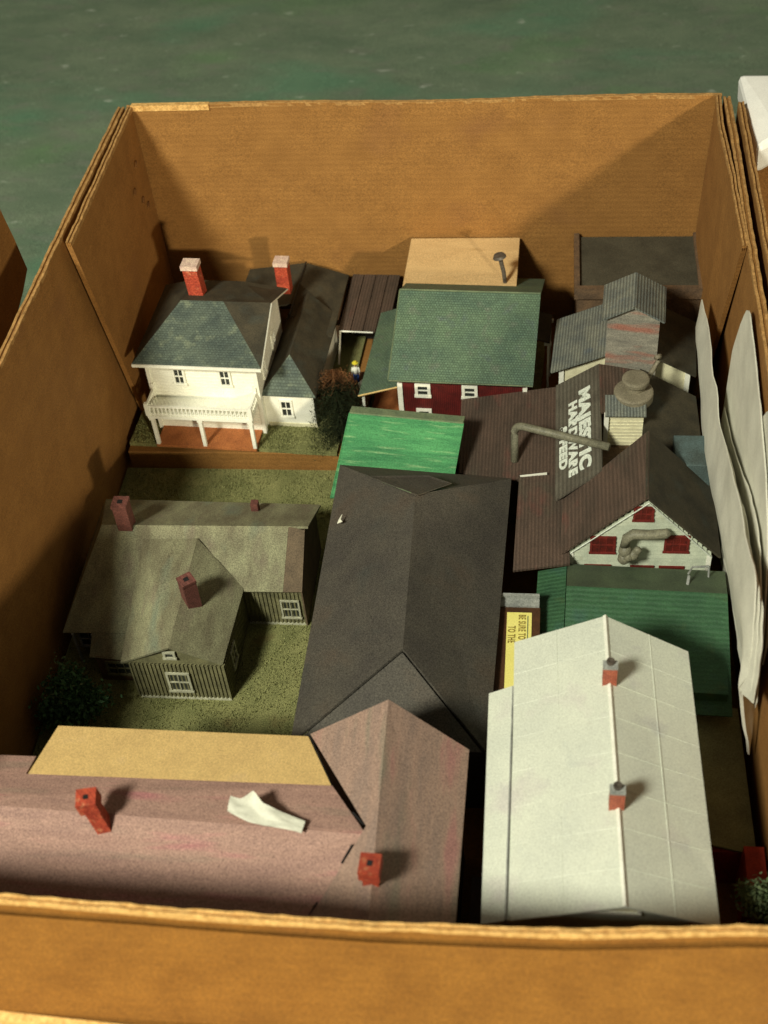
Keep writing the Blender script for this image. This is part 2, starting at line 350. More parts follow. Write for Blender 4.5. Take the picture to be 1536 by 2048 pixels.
cut_edge(B, [p-Vector(O) for p in top], (0, 1, 0), .3, 2, 3, amp=.035, base=-.04, mats=('edgeM', 'edgeD'))
m = MB().box(-21.6, -15.6, 29.9, 30.35, 25.75, 26.2); obj('frayed_strip', m, 'edge', B, O)
top = bent_wall('left_wall', (-22.1, 30, 0), (-22.1, -34, 0), (-1, 0, 0), .45, lambda u: 26+.08*math.sin(u*13), 24, .35)
cut_edge(B, [p-Vector(O) for p in top], (-1, 0, 0), .5, 2, 5, amp=.04, mats=('edgeM', 'edgeD'))
top = bent_wall('right_wall', (22.1, -34, 0), (22.1, 30, 0), (1, 0, 0), .45, lambda u: 26+.08*math.sin(u*11), 24, -.1)
cut_edge(B, [p-Vector(O) for p in top], (1, 0, 0), .5, 2, 6, amp=.04, mats=('edgeM', 'edgeD'))
top = bent_wall('front_wall', (22, -34, 0), (-22, -34, 0), (0, -1, 0), .25, lambda u: lerp(FT, 1-u), 30, .04)
cut_edge(B, [p-Vector(O)+Vector((0, 0, 0.03)) for p in top], (0, -1, 0), .32, 2, 8, amp=.08)
# inner side flaps with slanted cut ends
f = MB().ext([(-21.55, 29.9, 26.05), (-21.55, 12.2, 26.0), (-21.35, 13.1, 21), (-21.2, 15.9, 9), (-21.2, 17, FL), (-21.2, 29.9, FL)], (-.35, 0, 0)); fl = obj('inner_flap', f, 'card', B, O)
cut_edge(B, [Vector(p)-Vector(O) for p in [(-21.5, 29.9, 26.05), (-21.5, 12.2, 26.0)]], (-1, 0, 0), .4, 2, 9, amp=.04, mats=('edgeM', 'edgeD'))
mk = MB()
for (y, z, a) in ((27.2, 22.6, .5), (25.6, 21.2, .3), (27.9, 18.6, .5), (27.0, 19.6, .3)):
    mk.ext([(-21.3, y, z), (-21.3, y+.25, z+.35), (-21.3, y+.5, z+.3), (-21.3, y+.2, z-.1)], (-.09+.0, 0, 0))
obj('gouge', mk, 'edgeD', B, (O[0]-.03, O[1], O[2]))
f = MB()
for a, b in (([(21.6, 29.9, 26.1), (21.45, 26.2, 26.1), (20.9, 26.2, FL), (20.9, 29.9, FL)], .35), ([(21.45, 26.2, 26.1), (21.6, 20, 26.1), (20.9, 20, FL), (20.9, 26.2, FL)], .35), ([(21.6, 20, 26.1), (21.7, 11.2, 26.1), (21.45, 15.9, 14.4), (20.9, 19, FL), (20.9, 20, FL)], .3)):
    f.ext(a, (b, 0, 0))
obj('inner_flap', f, 'card', B, O)
cut_edge(B, [Vector(p)-Vector(O) for p in [(21.55, 29.9, 26.1), (21.4, 26.2, 26.15), (21.6, 20, 26.15), (21.7, 11.2, 26.1)]], (1, 0, 0), .35, 2, 12, amp=.04, mats=('edgeM', 'edgeD'))
# front flap folded outwards and down
ff = MB(); NX = 30
def fp(u, v, s_=0):
    x = -24+48*u; z0 = lerp(FT, min(1, max(0, (x+22)/44)))-.15
    y = -34.3-2.0*v; z = z0+.16-5.0*v-.25*math.sin(v*3.1)
    return Vector((x, y-s_*.42, z-s_*.28+.12*mnoise.noise(Vector((x*.12, v*2, 3)))))
for s_ in (0, 1):
    b0 = len(ff.v)
    for i in range(NX+1):
        for j in range(9): ff.v.append(tuple(fp(i/NX, j/8, s_ and 1)))
    for i in range(NX):
        for j in range(8): a = b0+i*9+j; ff.f.append([a, a+9, a+10, a+1]); ff.m.append(0)
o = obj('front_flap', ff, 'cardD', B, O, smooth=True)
# lip of a lower flap, its pale torn edge towards the camera
lp = MB()
for i in range(26):
    x0 = -24+i*1.0; x1 = x0+1.0
    f0 = -36.2-.045*max(0, x0+24)+.12*mnoise.noise(Vector((x0, 0, 1))); f1 = -36.2-.045*max(0, x1+24)+.12*mnoise.noise(Vector((x1, 0, 1)))
    lp.ext([(x0, f0-2.6, 19.7), (x1, f1-2.6, 19.7), (x1, f1, 20.4), (x0, f0, 20.4)], (0, 0, -.4))
obj('lower_flap', lp, 'edge', B, O)

B2 = thing('cardboard_box', (-30, 0, 4.6), 'edge of a brown cardboard box standing left of the big box', 'box')
O2 = (-30, 0, 4.6)
m = MB().ext([(-26.9, 14.7, 27.2), (-26.75, 15.1, 24.5), (-26.6, 15.3, 21.8), (-26.6, 13.6, 21.1), (-26.7, 8, 19.4), (-26.8, -6, 19.2), (-26.9, -6, 27.2)], (-.4, 0, 0)); obj('side_flap', m, 'card', B2, O2)
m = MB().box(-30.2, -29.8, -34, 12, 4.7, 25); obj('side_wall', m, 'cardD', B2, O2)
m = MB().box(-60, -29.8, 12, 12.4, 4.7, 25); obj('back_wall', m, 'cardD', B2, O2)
B3 = thing('cardboard_box', (30, 0, 4.6), 'brown cardboard box pressed against the right side of the big box', 'box')
O3 = (30, 0, 4.6)
m = MB().box(23.0, 23.35, -34, 28.8, 4.7, 26.2); obj('side_wall', m, 'card', B3, O3)
m = MB().box(23.35, 60, 28.5, 28.8, 4.7, 24.5); obj('back_wall', m, 'card', B3, O3)
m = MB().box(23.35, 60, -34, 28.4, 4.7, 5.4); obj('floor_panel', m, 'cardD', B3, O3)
cut_edge(B3, [Vector(p)-Vector(O3) for p in [(23.0, 28.6, 26.25), (23.0, -10, 26.25)]], (1, 0, 0), .38, 2, 21, amp=.04, mats=('edgeM', 'edgeD'))
# bright white foam block
m = MB().slab([(23.3, 32.6, 26.4), (30, 32.0, 26.6), (30, 25.5, 26.4), (25.6, 24.6, 26.0), (23.9, 23.6, 25.6)], 2.2)
tag(obj('foam_block', m, 'foamW', bevel=.4), 'bright white foam block in the far right corner behind the box', 'foam block')

# white foam sheets leaning on the right wall of the box
def sheet(rows, th, label, wav=.1, sd=1, mt='foam'):
    """a thin sheet lofted through rows of points: top edge, fold(s), foot"""
    mb = MB(); n = 36; K = 5
    def cr(pl, t):
        a = Vector((0, 0, 0))
        for dt in (-.04, 0, .04):
            d = min(1, max(0, t+dt))*(len(pl)-1); i = min(int(d), len(pl)-2); a += Vector(pl[i]).lerp(Vector(pl[i+1]), d-i)
        return a/3
    k = (len(rows)-1)*K
    for s_ in (0, 1):
        for i in range(n+1):
            for q in range(len(rows)-1):
                a = cr(rows[q], i/n); b = cr(rows[q+1], i/n)
                for j in range(0 if q == 0 else 1, K+1):
                    p = a.lerp(b, j/K); w_ = wav*mnoise.noise(Vector((p.y*.35, p.z*.3, sd*5.)))+wav*.4*mnoise.noise(Vector((p.y*1.3, p.z*.9, sd*3.)))
                    mb.v.append((p.x+w_+s_*th, p.y, p.z))
    h = (n+1)*(k+1)
    for i in range(n):
        for j in range(k):
            a = i*(k+1)+j; mb.f.append([a, a+1, a+k+2, a+k+1]); mb.m.append(0); mb.f.append([h+a, h+a+k+1, h+a+k+2, h+a+1]); mb.m.append(0)
        a = i*(k+1); mb.f.append([a, a+k+1, h+a+k+1, h+a]); mb.m.append(0)
    for i in (0, n):
        for j in range(k): a = i*(k+1)+j; mb.f.append([a, a+1, h+a+1, h+a]); mb.m.append(0)
    o = obj('foam_sheet', mb, mt, smooth=True); md = o.modifiers.new('split', 'EDGE_SPLIT'); md.split_angle = .7
    return tag(o, label, 'foam sheet', 'white packing foam sheets along the right wall')
TA = [(17.8, 17.5), (12.9, 18.3), (6.7, 18.4), (2.8, 18.5), (-4.2, 21.0), (-10.1, 22.1), (-13.7, 22.9), (-14.9, 21.1), (-15.4, 17)]
FA = [(17.4, 15.4), (13.1, 15.2), (8.6, 13.2), (4.0, 14.6), (-.7, 15.9), (-6.1, 17.2), (-12.5, 19.2), (-14.2, 19.0), (-15.3, 16)]
def sh(i, dx, cut, label):
    t = TA[cut:]; f = FA[cut:]
    sheet([[(20.5+dx, y+(-.5*i), z-.32*i) for y, z in t], [(20.25+dx*.6, y, z-.15*i) for y, z in f], [(21.4+dx*.3, y, z-6) for y, z in f]], .07, label, sd=1, wav=.14)
sh(0, 0, 0, 'innermost white foam sheet with a long wavy top edge beside the dark roofs')
sh(1, .17, 3, 'second foam sheet in the stack, its edge just behind the wavy innermost one')
sh(2, .34, 4, 'third foam sheet of the stack, ending at the sharp lower tip')
sheet([[(21.28, 7.5, 16.5), (21.3, 3, 17.5), (21.3, -1, 19.0), (21.3, -5, 20.6), (21.3, -9, 21.4), (21.3, -12.5, 19.5), (21.35, -14.5, 15)],
      [(21.2, 7.5, 10), (21.2, 3, 10.5), (21.2, -1, 11), (21.2, -5, 12), (21.2, -9, 12.5), (21.2, -12.5, 13), (21.25, -14.5, 13)]], .07,
      'broad shaded foam sheet between the wavy stack and the pointed sheet', sd=6, wav=.1)
sheet([[(21.45, 8.2, 20), (21.55, 6.0, 25.9), (21.6, 3.0, 25.4), (21.62, .5, 24.9), (21.62, -3.0, 24.4), (21.6, -8, 23.2), (21.6, -12, 19.5), (21.6, -14.3, 13)],
      [(21.5, 9.0, 9), (21.5, 7, 8), (21.5, 4, 8), (21.5, 1, 8), (21.5, -3, 10), (21.5, -8, 11.5), (21.5, -12, 12.3), (21.55, -14.3, 12.5)]], .08,
      'pointed white foam sheet standing flat against the right box wall', sd=3, wav=.05)
sheet([[(21.75, -1.2, 22.5), (21.78, -3.6, 25.9), (21.8, -7, 26), (21.8, -10, 22), (21.8, -13.2, 17)],
      [(21.78, -1.2, 19), (21.78, -3.6, 18.5), (21.78, -7, 17.5), (21.78, -10, 16.5), (21.78, -13.2, 15.5)]], .08,
      'white foam sheet nearest the right frame edge, in front of the pointed one', sd=4, wav=.04)
# ------------------------------------------------------------------ generic roofs
def roof_panel(par, pts, mt, th=.12, name='roof_panel', me=None):
    return obj(name, MB().slab(pts, th, 0, 1 if me else 0), [mt, me] if me else mt, par)
# ================================================================== white house with porch (far left)
m = MB().box(-21.6, -4.2, 11.9, 29.5, FL, 7.45)
tag(obj('cardboard_tray', m, 'card', bevel=.05), 'low brown cardboard step under the white porch house', 'cardboard tray')
H = thing('model_house', (-15.4, 12.0, 7.75), 'white two-storey model house with blue-green hip roof, balcony porch and two red chimneys', 'model house', -3)
def mk(name, fn, mt, par=None, **k):
    mb = MB(); fn(mb); return obj(name, mb, mt, par or H, **k)
mk('base', lambda b: b.box(-6.2, 9.9, .25, 15, -.35, 0), 'grass')
# walls
def wf(b):
    b.box(-4.1, 4.1, 2.1, 10.4, 0, 6.85)
    b.ext([(4.1, 2.4, 6.6), (4.1, 9.6, 6.6), (4.1, 6.3, 8.6)], (-.5, 0, 0))
mk('wall', wf, 'white')
mk('corner_board', lambda b: b.box(3.95, 4.22, 1.98, 2.3, 0, 6.7), 'white'); mk('corner_board', lambda b: b.box(-4.22, -3.95, 1.98, 2.3, 0, 6.7), 'white')
mk('frieze', lambda b: b.box(-4.3, 4.3, 1.9, 2.08, 6.45, 6.75), 'white')
seams(H, 'white', [((-4.1, 2.08, .5+.32*i), (4.1, 2.08, .5+.32*i)) for i in range(19)], .022, 'clapboard_lines', 'stuff')
seams(H, 'white', [((4.12, 2.3, .5+.32*i), (4.12, 10.3, .5+.32*i)) for i in range(19)], .022, 'clapboard_lines', 'stuff')
for x in (-1.75, 1.75):
    window(H, (x, 2.08, 5.3), 'x', .95, 1.6)
for x in (-2.2, 2.0):
    window(H, (x, 2.08, 1.7), 'x', .95, 1.7)
for y in (4.2, 7.5): window(H, (4.1, y, 4.6), 'y', .9, 1.5)
window(H, (4.1, 6.0, 7.4), 'y', .6, .9)
# roof
ez, rz_ = 6.9, 9.25
EL, ER, EF, EB = -4.85, 4.85, 1.35, 11.0
R1, R2, RY = -1.9, 1.35, 6.0
roof_panel(H, [(EL, EF, ez), (ER, EF, ez), (R2, RY, rz_), (R1, RY, rz_)], 'shing')
roof_panel(H, [(EL, EF, ez), (R1, RY, rz_), (R1-.3, 9.9, 8.25), (EL, EB, ez)], 'darkroof')
roof_panel(H, [(R1, RY, rz_), (R2, RY, rz_), (R2+.5, 9.9, 8.25), (R1-.3, 9.9, 8.25)], 'darkroof')
roof_panel(H, [(R1-.3, 9.9, 8.25), (R2+.5, 9.9, 8.25), (ER, EB, ez), (EL, EB, ez)], 'darkroof')
roof_panel(H, [(ER, EF, ez), (ER-.1, 6.5, 8.9), (R2, RY, rz_)], 'darkroof')
roof_panel(H, [(R2, RY, rz_), (ER-.1, 6.5, 8.9), (ER, EB, ez), (R2+.5, 9.9, 8.25)], 'darkroof')
mk('fascia', lambda b: b.box(EL, ER, EF-.1, EF, ez-.26, ez-.02), 'white')
seams(H, 'white', [((ER, EF, ez-.1), (ER-.08, 6.5, 8.78)), ((ER-.08, 6.5, 8.78), (ER, EB, ez-.1))], .07, 'rake_board')
chimney(H, -.95, 7.4, 7.9, 11.5, 1.1, .95, lean=(-.25, .15), hole=False, capo=.08)
chimney(H, 4.2, 12.6, 5.5, 8.4, 1.0, .9, capo=.06, hole=False)
# porch
mk('porch_floor', lambda b: b.box(-3.9, 3.85, -.05, 2.1, 0, .25), 'orange')
mk('balcony_floor', lambda b: b.box(-4.0, 3.95, -.15, 2.08, 2.95, 3.2), 'white')
for x in (-3.75, -.1, 3.75):
    mk('porch_post', lambda b: (b.box(x-.13, x+.13, -.02, .24, .25, 2.95), b.box(x-.2, x+.2, -.08, .3, 2.7, 2.95)), 'white')
rl = mk('railing', lambda b: (b.box(-4.0, 3.95, -.12, .06, 4.0, 4.14), b.box(-4.0, 3.95, -.1, .04, 3.28, 3.38)), 'white')
n0 = MB().box(-.045, .045, -.045, .045, 3.2, 4.0); src = obj('baluster', n0, 'white', rl); src.location = (-3.75*S, -.03*S, 0)
for i in range(1, 25):
    c = src.copy(); col.objects.link(c); c.parent = rl; c.location = ((-3.75+i*.31)*S, -.03*S, 0)
for x in (-3.95, 3.9):
    rs = mk('railing', lambda b: (b.box(x-.08, x+.08, 0, 2.05, 4.0, 4.14), b.box(x-.06, x+.06, 0, 2.05, 3.28, 3.38)), 'white')
    for i in range(6):
        c = src.copy(); col.objects.link(c); c.parent = rs; c.location = (x*S, (.3+.31*i)*S, 0)
    mk('newel_post', lambda b: (b.box(x-.13, x+.13, -.16, .1, 3.2, 4.35), b.box(x-.1, x+.1, 1.85, 2.1, 3.2, 4.6)), 'white')
# right wing
def ww(b): b.box(4.1, 7.9, 3.0, 12.5, 0, 3.15)
mk('wing_wall', ww, 'white')
mk('foundation', lambda b: b.box(4.25, 8.0, 2.9, 3.0, 0, .3), 'cream')
window(H, (5.75, 3.0, 1.75), 'x', 1.0, 1.7)
wz, wr = 3.15, 5.4
roof_panel(H, [(3.9, 2.7, wz), (8.2, 2.7, wz), (6.05, 4.9, wr)], 'shing')
roof_panel(H, [(8.2, 2.7, wz), (8.2, 12.6, wz), (6.05, 12.6, wr), (6.05, 4.9, wr)], 'darkroof')
roof_panel(H, [(3.9, 2.7, wz), (6.05, 4.9, wr), (6.05, 12.6, wr), (4.12, 12.6, wz)], 'darkroof')
# brown gabled shed behind it
D = thing('model_shed', (-9.5, 26.5, 7.6), 'low dark brown model shed against the back box wall behind the white house', 'model shed', -3)
mk('wall', lambda b: b.box(-4.6, 2.9, -1.6, 2.9, -.1, 3.4), 'brownwall', D)
roof_panel(D, [(-5.2, 2.9, 3.9), (-.4, 2.9, 4.7), (-.4, -2.6, 4.7), (-5.2, -2.6, 3.9)], 'darkroof')
roof_panel(D, [(-.3, 2.9, 4.68), (3.1, 2.9, 3.6), (3.1, -5.2, 3.6), (-.3, -4.0, 4.68)], 'darkroof')
seams(D, 'black', [((-.35, 2.9, 4.78), (-.35, -4.0, 4.78))], .06, 'ridge_cap')
# ================================================================== small brown lean-to between house and barn
D = thing('model_shed', (-4.4, 26.2, 7.6), 'tiny brown plank-roofed shed with white trim between white house and barn', 'model shed', -4)
mk('wall', lambda b: b.box(-1.3, 2.6, -.6, 3.4, -.1, 2.4), 'black', D)
for i in range(4):
    x0 = -1.9+i*1.0
    D_ = MB().slab([(x0, 3.6, 3.2+i*.03), (x0+.93, 3.6, 3.2+i*.03), (x0+.93, -3.1, 2.6+i*.03), (x0, -3.1, 2.6+i*.03)], .15); obj('roof_plank', D_, 'corrB', D)
seams(D, 'white', [((-1.8, -3.2, 2.6), (.9, -3.2, 2.6)), ((-1.75, -3.2, 2.55), (-1.5, -5.6, 1.2))], .07, 'trim_board')
# ================================================================== fir tree and small figure
T = thing('fir_tree', (-5.2, 13.3, 7.6), 'bristly dark model fir tree with dry brown tip right of the white house', 'fir tree')
tip = Vector((-.9, 3.6, 3.9)); base = Vector((.1, -.2, 0))
obj('trunk', MB().tube([base, base.lerp(tip, .5), tip], [.22, .16, .06], 8), 'trunk', T)
def bristles(n, t0, t1, L0, L1, wd, seed):
    r = random.Random(seed); b = MB(); ax = (tip-base).normalized(); u = ax.cross(Vector((0, 0, 1))).normalized(); v = ax.cross(u)
    for i in range(n):
        t = t0+(t1-t0)*r.random(); q = r.random()*2*math.pi; L = (L0+(L1-L0)*(t-t0)/(t1-t0))*r.uniform(.6, 1.08)
        p = base.lerp(tip, t); d = (u*math.cos(q)+v*math.sin(q)+ax*r.uniform(-.35, .25)+Vector((0, 0, -.25))).normalized(); s_ = d.cross(ax).normalized()*wd
        e = p+d*L
        b.face([p+s_*.6, p-s_*.6, e]); 
        for k in (.45, .65, .85):
            c = p+d*L*k; o_ = (d*.5+s_.normalized()*r.choice((-1, 1))+ax*r.uniform(-.8, .8)).normalized()*L*.2
            b.face([c, c+d*.05, c+o_])
    return b
obj('branches', bristles(2200, .03, .86, 3.1, 2.0, .05, 1), 'needle', T)
obj('dry_tip', bristles(650, .76, 1.0, 1.9, 1.2, .055, 2), 'needleB', T)
# figure
P = thing('person', (-4.75, 19.2, 8.2), 'tiny figure in white shirt, blue trousers and yellow hat standing behind the fir tree', 'person')
def pm(name, verts, edges, rad, mt):
    me = bpy.data.meshes.new(name); me.from_pydata([tuple(Vector(v)*S) for v in verts], edges, []); me.materials.append(M[mt])
    o = bpy.data.objects.new(name, me); col.objects.link(o); o.parent = P
    md = o.modifiers.new('skin', 'SKIN'); 
    for i, v in enumerate(me.skin_vertices[0].data if me.skin_vertices else []): v.radius = (rad[i]*S, rad[i]*S)
    return o, md
def fig(name, chains, mt):
    b = MB()
    for pts, rr in chains: b.tube(pts, rr, 10)
    return obj(name, b, mt, P, smooth=True)
body = fig('body', [([(0, 0, 1.62), (0, 0, 1.72), (0, -.02, 1.85), (0, -.02, 2.02), (0, 0, 2.12)], [.07, .07, .125, .13, .06]),
                    ([(-.27, 0, 1.0), (-.28, -.05, .88)], [.05, .045]), ([(.27, 0, 1.0), (.28, -.05, .88)], [.05, .045])], 'skin')
fig('shirt', [([(0, 0, .95), (0, 0, 1.2), (0, 0, 1.5), (0, 0, 1.65)], [.2, .19, .25, .09]), ([(-.2, 0, 1.55), (-.28, .02, 1.25), (-.27, -.02, .98)], [.1, .08, .06]), ([(.2, 0, 1.55), (.28, .02, 1.25), (.27, -.02, .98)], [.1, .08, .06])], 'white')
fig('trousers', [([(0, 0, .8), (0, 0, 1.0)], [.19, .2]), ([(-.1, 0, .9), (-.12, 0, .45), (-.12, .02, .05)], [.12, .1, .07]), ([(.1, 0, .9), (.12, -.04, .45), (.13, 0, .05)], [.12, .1, .07])], 'blue')
fig('shoes', [([(-.12, .06, .03), (-.12, -.16, .03)], [.07, .06]), ([(.13, .04, .03), (.13, -.18, .03)], [.07, .06])], 'black')
obj('hat', MB().lathe([(.24, 0), (.23, .03), (.14, .04), (.13, .15), (.02, .18)], (0, 0, 2.0), 14), 'yel', P)
m = MB().slab([(-4.35, 18.0, 8.6), (-3.95, 18.7, 8.6), (-4.1, 19.0, 8.9), (-4.5, 18.4, 8.9)], .1)
tag(obj('card_scrap', m, 'paper'), 'small white scrap beside the tiny figure and fir tree', 'paper scrap')
m = MB().box(-5.6, -3.9, 17.5, 20.6, FL, 8.18); tag(obj('wood_block', m, 'boxbrown'), 'dark block under the tiny figure behind the fir tree', 'block')
# ================================================================== red barn with green roof
H = thing('model_barn', (3.9, 14.4, FL), 'dark red model barn with green shingle roof, white windows and green lean-to', 'model barn', -3)
mk('base', lambda b: b.box(-8.6, 5.2, -1.6, 13.2, 0, .35), 'grass')
def wf(b):
    b.box(-4.7, 4.5, 0, 11.6, .35, 6.6)
mk('wall', wf, 'barn')
mk('gable_wall', lambda b: b.ext([(4.5, 0, 6.6), (4.5, 11.6, 6.6), (4.5, 6, 9.8)], (-.3, 0, 0)), 'barn'); mk('gable_wall', lambda b: b.ext([(-4.7, 0, 6.6), (-4.7, 11.6, 6.6), (-4.7, 6, 9.8)], (.3, 0, 0)), 'barn')
mk('corner_board', lambda b: b.box(-4.86, -4.5, -.1, .12, .35, 6.6), 'white'); mk('corner_board', lambda b: b.box(4.3, 4.62, -.1, .12, .35, 6.6), 'white')
for (x, z) in ((-3.0, 6.0), (.45, 6.0), (-3.0, 3.6)):
    window(H, (x, 0, z), 'x', 1.15, 1.25, fr=.22, cols=1, rows=2)
roof_panel(H, [(-5.45, -.35, 7.15), (5.05, -.35, 7.15), (5.15, 6.0, 10.5), (-5.25, 6.0, 10.5)], 'shingG', .14)
roof_panel(H, [(-5.25, 6.0, 10.5), (5.15, 6.0, 10.5), (5.1, 12.4, 7.2), (-5.3, 12.4, 7.2)], 'shingG', .14)
seams(H, 'ridgeG', [((-5.25, 6.0, 10.52), (5.15, 6.0, 10.52))], .07, 'ridge_cap'); seams(H, 'ridgeG', [((-5.45, -.35, 7.13), (-5.25, 6.0, 10.48))], .06, 'roof_edge')
seams(H, 'ridgeG', [((-5.42, -.38, 7.08), (5.05, -.38, 7.08))], .06, 'eave_edge')
roof_panel(H, [(-7.9, .2, 5.1), (-4.9, .2, 6.1), (-4.9, 10.2, 6.1), (-7.7, 10.2, 5.1)], 'shingG', .14)
seams(H, 'tan', [((-7.9, .12, 5.05), (-4.9, .12, 6.05))], .07, 'eave_edge')
mk('lean_to_floor', lambda b: b.box(-7.8, -4.9, -1.4, 9.8, .35, .6), 'orange')
for y in (.4, 9.6): mk('post', lambda b: b.box(-7.7, -7.5, y, y+.2, .6, 5.1), 'white')
mk('porch_roof', lambda b: b.slab([(4.6, 5.8, 6.6), (5.9, 5.8, 6.2), (5.9, 9.2, 6.2), (4.6, 9.2, 6.6)], .12), 'darkroof')
for y in (6.0, 8.8): mk('post', lambda b: (b.box(5.7, 5.85, y, y+.15, .35, 6.1), b.box(5.45, 6.0, y-.05, y+.2, 5.75, 6.0)), 'white')
# plywood and screw
m = MB().slab([(-1.15, 22.3, 14.55), (7.5, 21.9, 14.55), (7.62, 29.75, 14.35), (-1.0, 29.75, 14.35)], .3)
tag(obj('plywood_board', m, 'ply', bevel=.03), 'bare tan plywood board behind the green barn roof, touching the back box wall', 'board')
T = thing('screw', (6.65, 23.6, 14.5), 'dark screw standing upright in the tan plywood board', 'screw')
obj('shank', MB().tube([(0, 0, -.1), (-.1, .05, .9), (-.35, .1, 2.1)], [.16, .16, .17], 10), 'screw', T)
obj('head', MB().tube([(-.36, .1, 2.1), (-.4, .11, 2.22), (-.43, .12, 2.42)], [.2, .52, .42], 16), 'screw', T)
# ================================================================== bright green shed
H = thing('model_shed', (.05, 7.0, FL), 'small model shed with bright grass-green streaked metal roof beside the red barn', 'model shed', -7)
mk('wall', lambda b: b.box(-3.6, 3.6, -3.9, 1.6, 0, 5.7), 'green')
roof_panel(H, [(-4.15, 2.2, 8.05), (4.0, 2.2, 8.05), (4.0, -4.1, 5.9), (-4.15, -4.1, 5.9)], 'lime', .14)
roof_panel(H, [(-4.1, 2.15, 8.16), (3.95, 2.15, 8.16), (3.95, 2.85, 8.1), (-4.1, 2.85, 8.1)], 'ridgeG', .2, 'ridge_board')
seams(H, 'lime', [((-4.1, 2.2, 7.98), (-4.1, -4.1, 5.83))], .09, 'rake_board')
mk('gable_wall', lambda b: (b.ext([(-3.6, 1.6, 5.8), (-3.6, 1.6, 7.7), (-3.6, -3.8, 5.8)], (.2, 0, 0)), b.ext([(3.6, 1.6, 5.8), (3.6, 1.6, 7.7), (3.6, -3.8, 5.8)], (-.2, 0, 0))), 'green')
# ================================================================== charcoal hip-roofed building
H = thing('model_building', (1.7, -6, FL), 'long charcoal card hip roof building in the middle of the box', 'model building')
mk('wall', lambda b: b.box(-5.0, 5.2, -10.6, 10.2, 0, 6.9), 'char')
e = [(-5.75, 11.5, 7.0), (5.95, 10.4, 7.0), (5.25, -11.4, 7.0), (-5.9, -11.3, 7.0)]; ra = (.05, 5.6, 10.0); rb = (.3, -6.6, 10.0)
roof_panel(H, [e[0], ra, rb, e[3]], 'char', .14); roof_panel(H, [e[1], e[2], rb, ra], 'char', .14)
roof_panel(H, [e[0], e[1], (.1, 5.75, 10.02)], 'char', .12)
roof_panel(H, [(e[3][0]+.25, e[3][1], 7.06), (e[2][0]-.3, e[2][1], 7.06), (.3, -6.9, 10.02)], 'char', .12)
seams(H, 'ridgeG', [((-2.4, 8.1, 8.78), (-.25, 5.95, 9.95))], .035, 'raw_card_edge')
mk('curled_flap', lambda b: b.slab([(-3.4, 8.9, 8.5), (.2, 5.6, 10.12), (2.2, 7.6, 9.25), (.6, 8.6, 8.95)], .05), 'char')
m = MB().slab([(-3.4, -.85, 13.35), (-3.32, -.6, 13.45), (-3.12, -.3, 13.65), (-3.2, -.65, 13.55), (-3.05, -.85, 13.55)], .05)
tag(obj('paper_scrap', m, 'paper'), 'tiny white paper scrap on the left edge of the charcoal roof', 'paper scrap')
# ================================================================== video cassette box with yellow label
H = thing('storage_case', (8.2, -7, FL), 'dark brown plastic case with yellow printed label between charcoal and white roofs', 'case')
mk('case', lambda b: b.box(-1.6, 1.5, -6.5, .7, 0, 6.4), 'boxbrown')
mk('rim', lambda b: (b.box(-1.0, 1.45, .72, 1.3, 6.0, 6.5), b.box(-.9, 1.45, 1.3, 1.5, 6.0, 6.8)), 'grey')
LZ = 6.43
mk('label', lambda b: b.box(-.5, 1.0, -6.3, .25, LZ-.03, LZ+.03), 'yellow')
text('BE SURE TO S', .6, 'print', H, frame((.22, .05, LZ+.06), (0, -1, 0), (1, 0, 0)), bold=.012, sx=.55)
text('TO THE', .62, 'print', H, frame((-.4, -.85, LZ+.06), (0, -1, 0), (1, 0, 0)), bold=.012, sx=.55)
mk('printed_line', lambda b: b.box(.74, .8, -5, 0, LZ+.03, LZ+.045), 'ridgeG')
# ================================================================== white-roofed building (front right)
H = thing('model_building', (13.2, -21, FL), 'model building with large off-white seamed gable roof and two little red chimneys', 'model building')
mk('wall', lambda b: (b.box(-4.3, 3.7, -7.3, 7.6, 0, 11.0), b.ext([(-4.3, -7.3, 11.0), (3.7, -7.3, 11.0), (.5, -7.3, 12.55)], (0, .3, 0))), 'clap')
P_ = lambda x, y, z: (x-13.2, y+21, z-FL)
rt, rb2 = P_(13.2, -12.3, 18.5), P_(13.75, -29.35, 18.5)
lt, lb = P_(8.3, -12.7, 16.5), P_(8.55, -29.3, 16.5); rr, rrb = P_(17.75, -13.0, 16.5), P_(18.2, -29.0, 16.4)
roof_panel(H, [rt, lt, lb, rb2], 'whiteroof', .14); roof_panel(H, [rt, rb2, rrb, rr], 'whiteroof', .14)
seams(H, 'white', [(Vector(rt)+Vector((0, 0, .0)), Vector(rb2))], .13, 'ridge_cap')
roof_panel(H, [P_(8.38, -15.6, 16.42), P_(8.6, -29.2, 16.42), P_(7.15, -29.2, 15.8), P_(7.0, -15.75, 15.8)], 'whiteroof', .14, 'lean_to_roof')
mk('lean_to_wall', lambda b: b.box(-5.9, -4.3, -7.6, 4.9, 0, 10.2), 'clap')
for k in range(1, 8):
    t = k/8+.01
    a = Vector(lt).lerp(Vector(lb), t); b_ = Vector(rt).lerp(Vector(rb2), t); c_ = Vector(rr).lerp(Vector(rrb), t)
    up = Vector((0, 0, .0)); seams(H, 'whiteroof', [(a+up, b_+up), (b_+up, c_+up)], .02)
for fr_, (a0, a1, b0, b1) in enumerate(((lt, rt, lb, rb2), (rr, rt, rrb, rb2))):
    for t in (.47,):
        a = Vector(a0).lerp(Vector(a1), t); b_ = Vector(b0).lerp(Vector(b1), t); seams(H, 'whiteroof', [(a, b_)], .03)
mk('lean_to_step', lambda b: b.box(-4.93, -4.85, -8.25, 5.3, 10.75, 10.98), 'grey')
window(H, (-.2, -7.35, 11.2), 'x', 3.2, 1.3, mats=('white', 'cream'), cols=1, rows=1)
